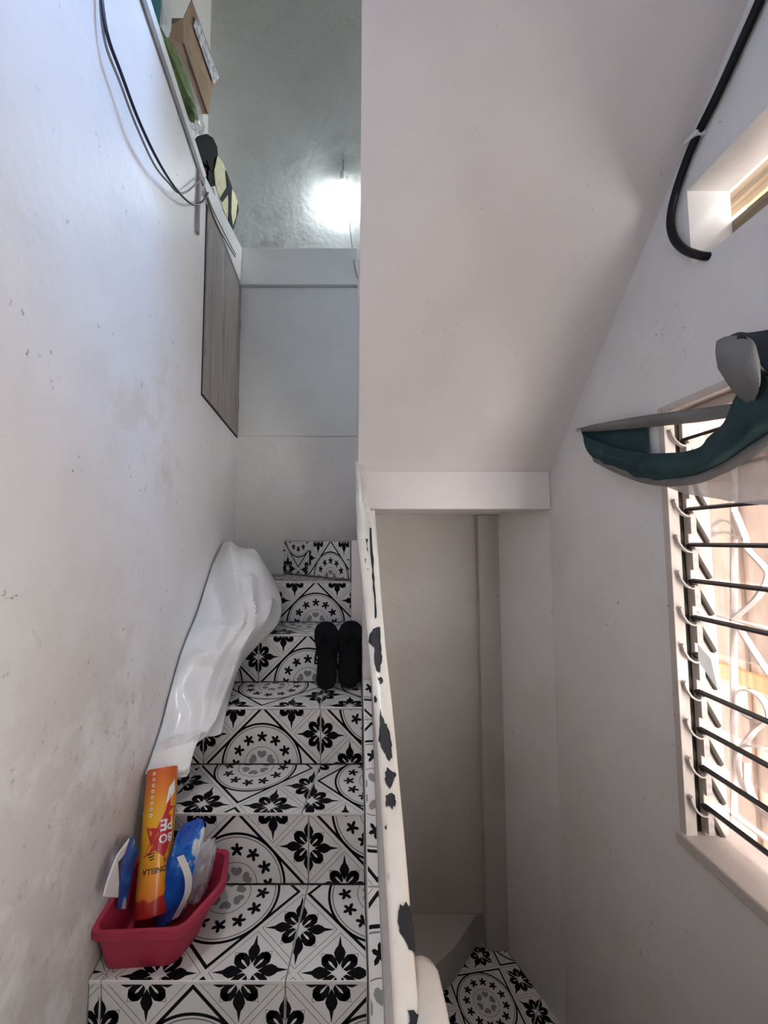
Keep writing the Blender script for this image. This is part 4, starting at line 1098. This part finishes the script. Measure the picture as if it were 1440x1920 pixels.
def print_poly(pts, m, name='print', off=0.0006):
    """pts (t along tube, angle); fine fan"""
    c = (sum(p[0] for p in pts) / len(pts), sum(p[1] for p in pts) / len(pts)); mb = MB()
    for i in range(len(pts)):
        a_, b_ = pts[i], pts[(i + 1) % len(pts)]
        for k in range(4):
            f0 = (a_[0] + (b_[0] - a_[0]) * k / 4, a_[1] + (b_[1] - a_[1]) * k / 4); f1 = (a_[0] + (b_[0] - a_[0]) * (k + 1) / 4, a_[1] + (b_[1] - a_[1]) * (k + 1) / 4)
            mid = lambda p: ((p[0] + c[0]) / 2, (p[1] + c[1]) / 2)
            mb.add([TP(*q, RT + off) for q in (f0, f1, mid(f1), mid(f0))], [(0, 1, 2, 3)])
            mb.add([TP(*q, RT + off) for q in (mid(f0), mid(f1), c)], [(0, 1, 2)])
    mb.build(name, m, tu)
# starburst, rings, lettering (the tube stands upside down)
print_poly([(.60, .05), (.53, -.18), (.58, -.75), (.47, -.42), (.38, -.80), (.42, -.10), (.36, .5), (.50, .95), (.70, 1.2), (.70, .7), (.80, .62), (.68, .38)], M['red'], 'star_print')
print_poly([(.72, .35), (.84, .50), (.90, .95), (.80, 1.0)], M['white_print'], 'white_flash', .0005)
for k in range(8):
    t0, q0 = 0.66 + 0.043 * k, -0.52 + 0.0 * k
    mb = MB()
    for i in range(10):
        a_, b_ = 2 * math.pi * i / 10, 2 * math.pi * (i + 1) / 10
        mb.add([TP(t0 + rr * math.sin(q) / LT, q0 + rr * math.cos(q) / RT, RT + .0008) for rr, q in ((.0022, a_), (.0042, a_), (.0042, b_), (.0022, b_))], [(0, 1, 2, 3)])
    mb.build('ring_print', M['white_print'], tu)
def tube_text(txt, t0, q0, size, m, off=0.0011, bold=0.0):
    """lettering turned half a turn, bent round the tube; q0 = where the text starts on the viewer's right"""
    cu = bpy.data.curves.new('text', 'FONT'); cu.body = txt; cu.size = size; cu.offset = bold; cu.resolution_u = 2
    to = bpy.data.objects.new('text', cu); C.objects.link(to)
    dg = bpy.context.evaluated_depsgraph_get(); me = bpy.data.meshes.new_from_object(to.evaluated_get(dg))
    bm = bmesh.new(); bm.from_mesh(me); bmesh.ops.triangulate(bm, faces=bm.faces)
    mb = MB()
    mb.add([TP(t0 - v.co.y / LT, q0 - v.co.x / RT, RT + off) for v in bm.verts], [tuple(v.index for v in f.verts) for f in bm.faces])
    bm.free(); bpy.data.objects.remove(to); bpy.data.meshes.remove(me)
    o = mb.build('lettering', m, tu, fix=False)
    return o
tube_text('PE', 0.615, 0.98, 0.034, M['white_print'], bold=.0008)
tube_text('BO', 0.515, 0.98, 0.026, M['white_print'], bold=.0006)
tube_text('CITRONELLA', 0.305, 1.55, 0.0155, M['black_print'], bold=.0003)
tube_text('&', 0.355, 0.62, 0.012, M['black_print'])
for k in range(3):
    print_poly([(.40 - .018 * k, -.55 + .1 * k), (.408 - .018 * k, -.1), (.402 - .018 * k, -.08), (.392 - .018 * k, -.5 + .1 * k)], M['black_print'], 'script_mark', .0009)

# crumpled packets
def crumple(name, c, axes, amp, fr, m, parent, n=40, seed=0.0, sharp=True, pw=0.75):
    c = Vector(c); A_, B_, D_ = map(Vector, axes); rows = []
    for i in range(n + 1):
        th_ = math.pi * i / n; row = []
        for j in range(n * 2):
            ph = 2 * math.pi * j / (n * 2)
            x, y_, z_ = math.sin(th_) * math.cos(ph), math.sin(th_) * math.sin(ph), math.cos(th_)
            sg = lambda v_: math.copysign(abs(v_) ** pw, v_)
            d_ = Vector((x, y_, z_)); nn = noise.noise(d_ * fr + Vector((seed, seed * 2, 1)))
            n2 = noise.noise(d_ * fr * 2.3 + Vector((seed, 5, seed)))
            k = 1 + amp * ((-abs(nn) * 2 + .4) if sharp else nn) + amp * .5 * n2
            row.append(c + k * (sg(x) * A_ + sg(y_) * B_ + sg(z_) * D_))
        rows.append(row)
    return MB().grid(rows, 0, True).build(name, m, parent, smooth=True, angle=180)
b1 = atY(330, 1640, 1.10)
pk = thing('detergent_packet', (b1.x, b1.y, -0.93), 'crumpled blue and white plastic packet standing in the pink tray', 'packet')
crumple('packet_film', (b1.x + .013, 1.10, -0.842), [(0.041, 0.010, 0.012), (-.006, 0.030, 0.006), (0.016, 0.018, 0.098)], 0.13, 2.2, M['packet'], pk, seed=3.1, pw=0.62)
tp = [atY(338, 1605, 1.055), atY(352, 1640, 1.05), atY(352, 1672, 1.05), atY(340, 1700, 1.05), atY(328, 1722, 1.05)]
MB().strip(cr(tp, 16), 0.0085, 0.0006, (1, .1, .35)).build('white_strip', M['white_print'], pk)
b2 = atY(218, 1645, 1.04)
pk2 = thing('flat_packet', (b2.x, b2.y, -.93), 'blue packet with a white folded edge squeezed between tube and wall', 'packet')
q = [(238, 1578), (252, 1570), (258, 1600), (246, 1650), (236, 1705), (222, 1706), (228, 1640)]
P_ = [atWL(x, y_, .034) for x, y_ in q]; MB().prism(P_, (-.006, .004, 0)).build('packet_film', M['packet'], pk2, bevel=.002)
q = [(244, 1572), (234, 1602), (222, 1618), (224, 1655), (222, 1684), (194, 1682), (203, 1650), (220, 1605)]
P_ = [atWL(x, y_, .040) for x, y_ in q]; MB().prism(P_, (-.005, .003, 0)).build('folded_edge', M['white_print'], pk2, bevel=.002)
b3 = atY(378, 1650, 1.10)
cb = crumple('clear_bag', (b3.x - .004, 1.105, -0.845), [(0.026, 0.008, 0), (-.004, 0.026, 0), (0.012, 0.01, 0.060)], 0.3, 3.2, M['clear'], None, seed=8.2, n=28)
tag(cb, 'clear plastic bag bulging over the right of the pink tray', 'bag')

# ================================================================== STORED THINGS ON THE LEDGE
# open carton
bx = thing('cardboard_box', tuple(atX(345, 130, -.74)), 'open cardboard box with a torn white label on the storage ledge', 'box')
def quad(name, pts, m, parent, th=0.004, n=(0, 1, 0)):
    P_ = [atX(x, y_, X) for x, y_, X in pts]; nn = (P_[1] - P_[0]).cross(P_[2] - P_[0]).normalized() * th
    return MB().prism(P_, nn).build(name, m, parent)
quad('flap', [(344, 36, -.735), (360, 0, -.715), (412, 146, -.70), (395, 174, -.72)], M['cardboard'], bx)
quad('side', [(343, 34, -.735), (396, 176, -.72), (391, 216, -.72), (345, 80, -.735)], M['cardboard'], bx)
quad('end', [(311, 34, -.80), (343, 34, -.735), (345, 80, -.735), (296, 62, -.80)], M['cardboard'], bx)
quad('back', [(296, 62, -.80), (345, 78, -.737), (391, 214, -.722), (372, 215, -.76), (330, 170, -.80)], M['cardboard'], bx)
quad('label', [(368, 32, -.708), (374, 44, -.703), (411, 146, -.698), (401, 158, -.704), (363, 48, -.716)], M['label'], bx, .001)
# green bundle in clear plastic
gb = thing('green_bundle', tuple(atX(345, 250, -.70)), 'green cloth bundle wrapped in clear plastic on the storage ledge', 'bundle')
c = atX(333, 150, -.70); u1 = (atX(375, 255, -.70) - atX(305, 75, -.70)) * .46
crumple('cloth', c, [u1 * .92, (0.035, 0, 0.0), (-.0, 0.045, 0.040)], .25, 2.4, M['green'], gb, seed=1.4, n=26)
c2_ = atX(343, 172, -.712)
crumple('wrap', c2_, [u1 * 1.05, (0.040, 0, 0.0), (-.0, 0.058, 0.052)], .18, 2.2, M['clear'], gb, seed=5.4, n=26)
# teal and white carrier bag
tg = thing('carrier_bag', tuple(atX(290, 40, -.74)), 'teal and white carrier bag at the near end of the storage ledge', 'bag')
c = atX(277, 0, -.72); crumple('teal_side', c, [(0.03, 0, 0), (0, 0.055, 0.0), (0, 0.0, 0.17)], .18, 2.2, M['teal'], tg, seed=2.2, n=22)
c = atX(302, -6, -.79); crumple('white_side', c, [(0.03, 0, 0), (0, 0.06, 0.0), (0, 0.0, 0.17)], .18, 2.2, M['bag_white'], tg, seed=4.2, n=22)
# black shoe sole, mauve cloth, yellow sandal
sh = thing('black_sandal', tuple(atX(398, 340, -.67)), 'black sole of a sandal standing on the storage ledge', 'sandal')
out = [(366, 300), (364, 268), (372, 254), (388, 250), (400, 258), (408, 276), (409, 292), (404, 312), (403, 330), (406, 352), (394, 350), (390, 332), (392, 312), (380, 302), (374, 312)]
P_ = [atX(x, y_, -.672) for x, y_ in out]; MB().prism(P_, (-.018, .012, 0)).build('sole', M['black_rubber'], sh, bevel=.003)
P_ = [atX(x, y_, -.667) for x, y_ in ((388, 300), (398, 306), (400, 322), (394, 318))]; MB().prism(P_, (-.006, .004, 0)).build('strap', M['black_rubber'], sh, bevel=.001)
c = atX(384, 322, -.70); mv = crumple('mauve_cloth', c, [(0.014, 0, 0), (0.0, 0.034, 0.0), (0, 0.012, 0.07)], .2, 2.0, M['purple'], None, seed=6.6, n=18); tag(mv, 'mauve folded cloth tucked under the black sandal', 'cloth')
ys_ = thing('yellow_sandal', tuple(atX(437, 430, -.665)), 'speckled yellow sandal with dark straps standing at the ledge end', 'sandal')
def flat(name, out, X, m, parent, ext=(-.012, .010, 0)):
    P_ = [atX(x, y_, X) for x, y_ in out]; return MB().prism(P_, ext).build(name, m, parent, bevel=.0015)
flat('sole', [(408, 292), (418, 304), (425, 322), (432, 350), (440, 362), (446, 378), (447, 395), (442, 412), (436, 428), (430, 420), (424, 405), (418, 390), (412, 370), (404, 345), (402, 320)], -.664, M['yellow'], ys_)
flat('strap', [(424, 318), (436, 352), (435, 358), (434, 400), (437, 424), (433, 432), (428, 422), (430, 400), (430, 362), (418, 378), (414, 372), (427, 350)], -.658, M['cloth_dark'], ys_, (-.004, .003, 0))
flat('edge_band', [(446, 380), (448, 395), (438, 430), (436, 428), (444, 405)], -.6605, M['cloth_dark'], ys_, (-.003, .003, 0))
pv = thing('board_offcut', tuple(atX(412, 400, -.66)), 'white upright board piece between the two sandals on the ledge', 'board')
flat('board_piece', [(396, 350), (404, 348), (417, 385), (416, 404), (400, 366)], -.668, M['bag_white'], pv)
flat('board_lip', [(394, 350), (400, 352), (404, 366), (402, 382)], -.663, M['cardboard'], pv, (-.003, .003, 0))
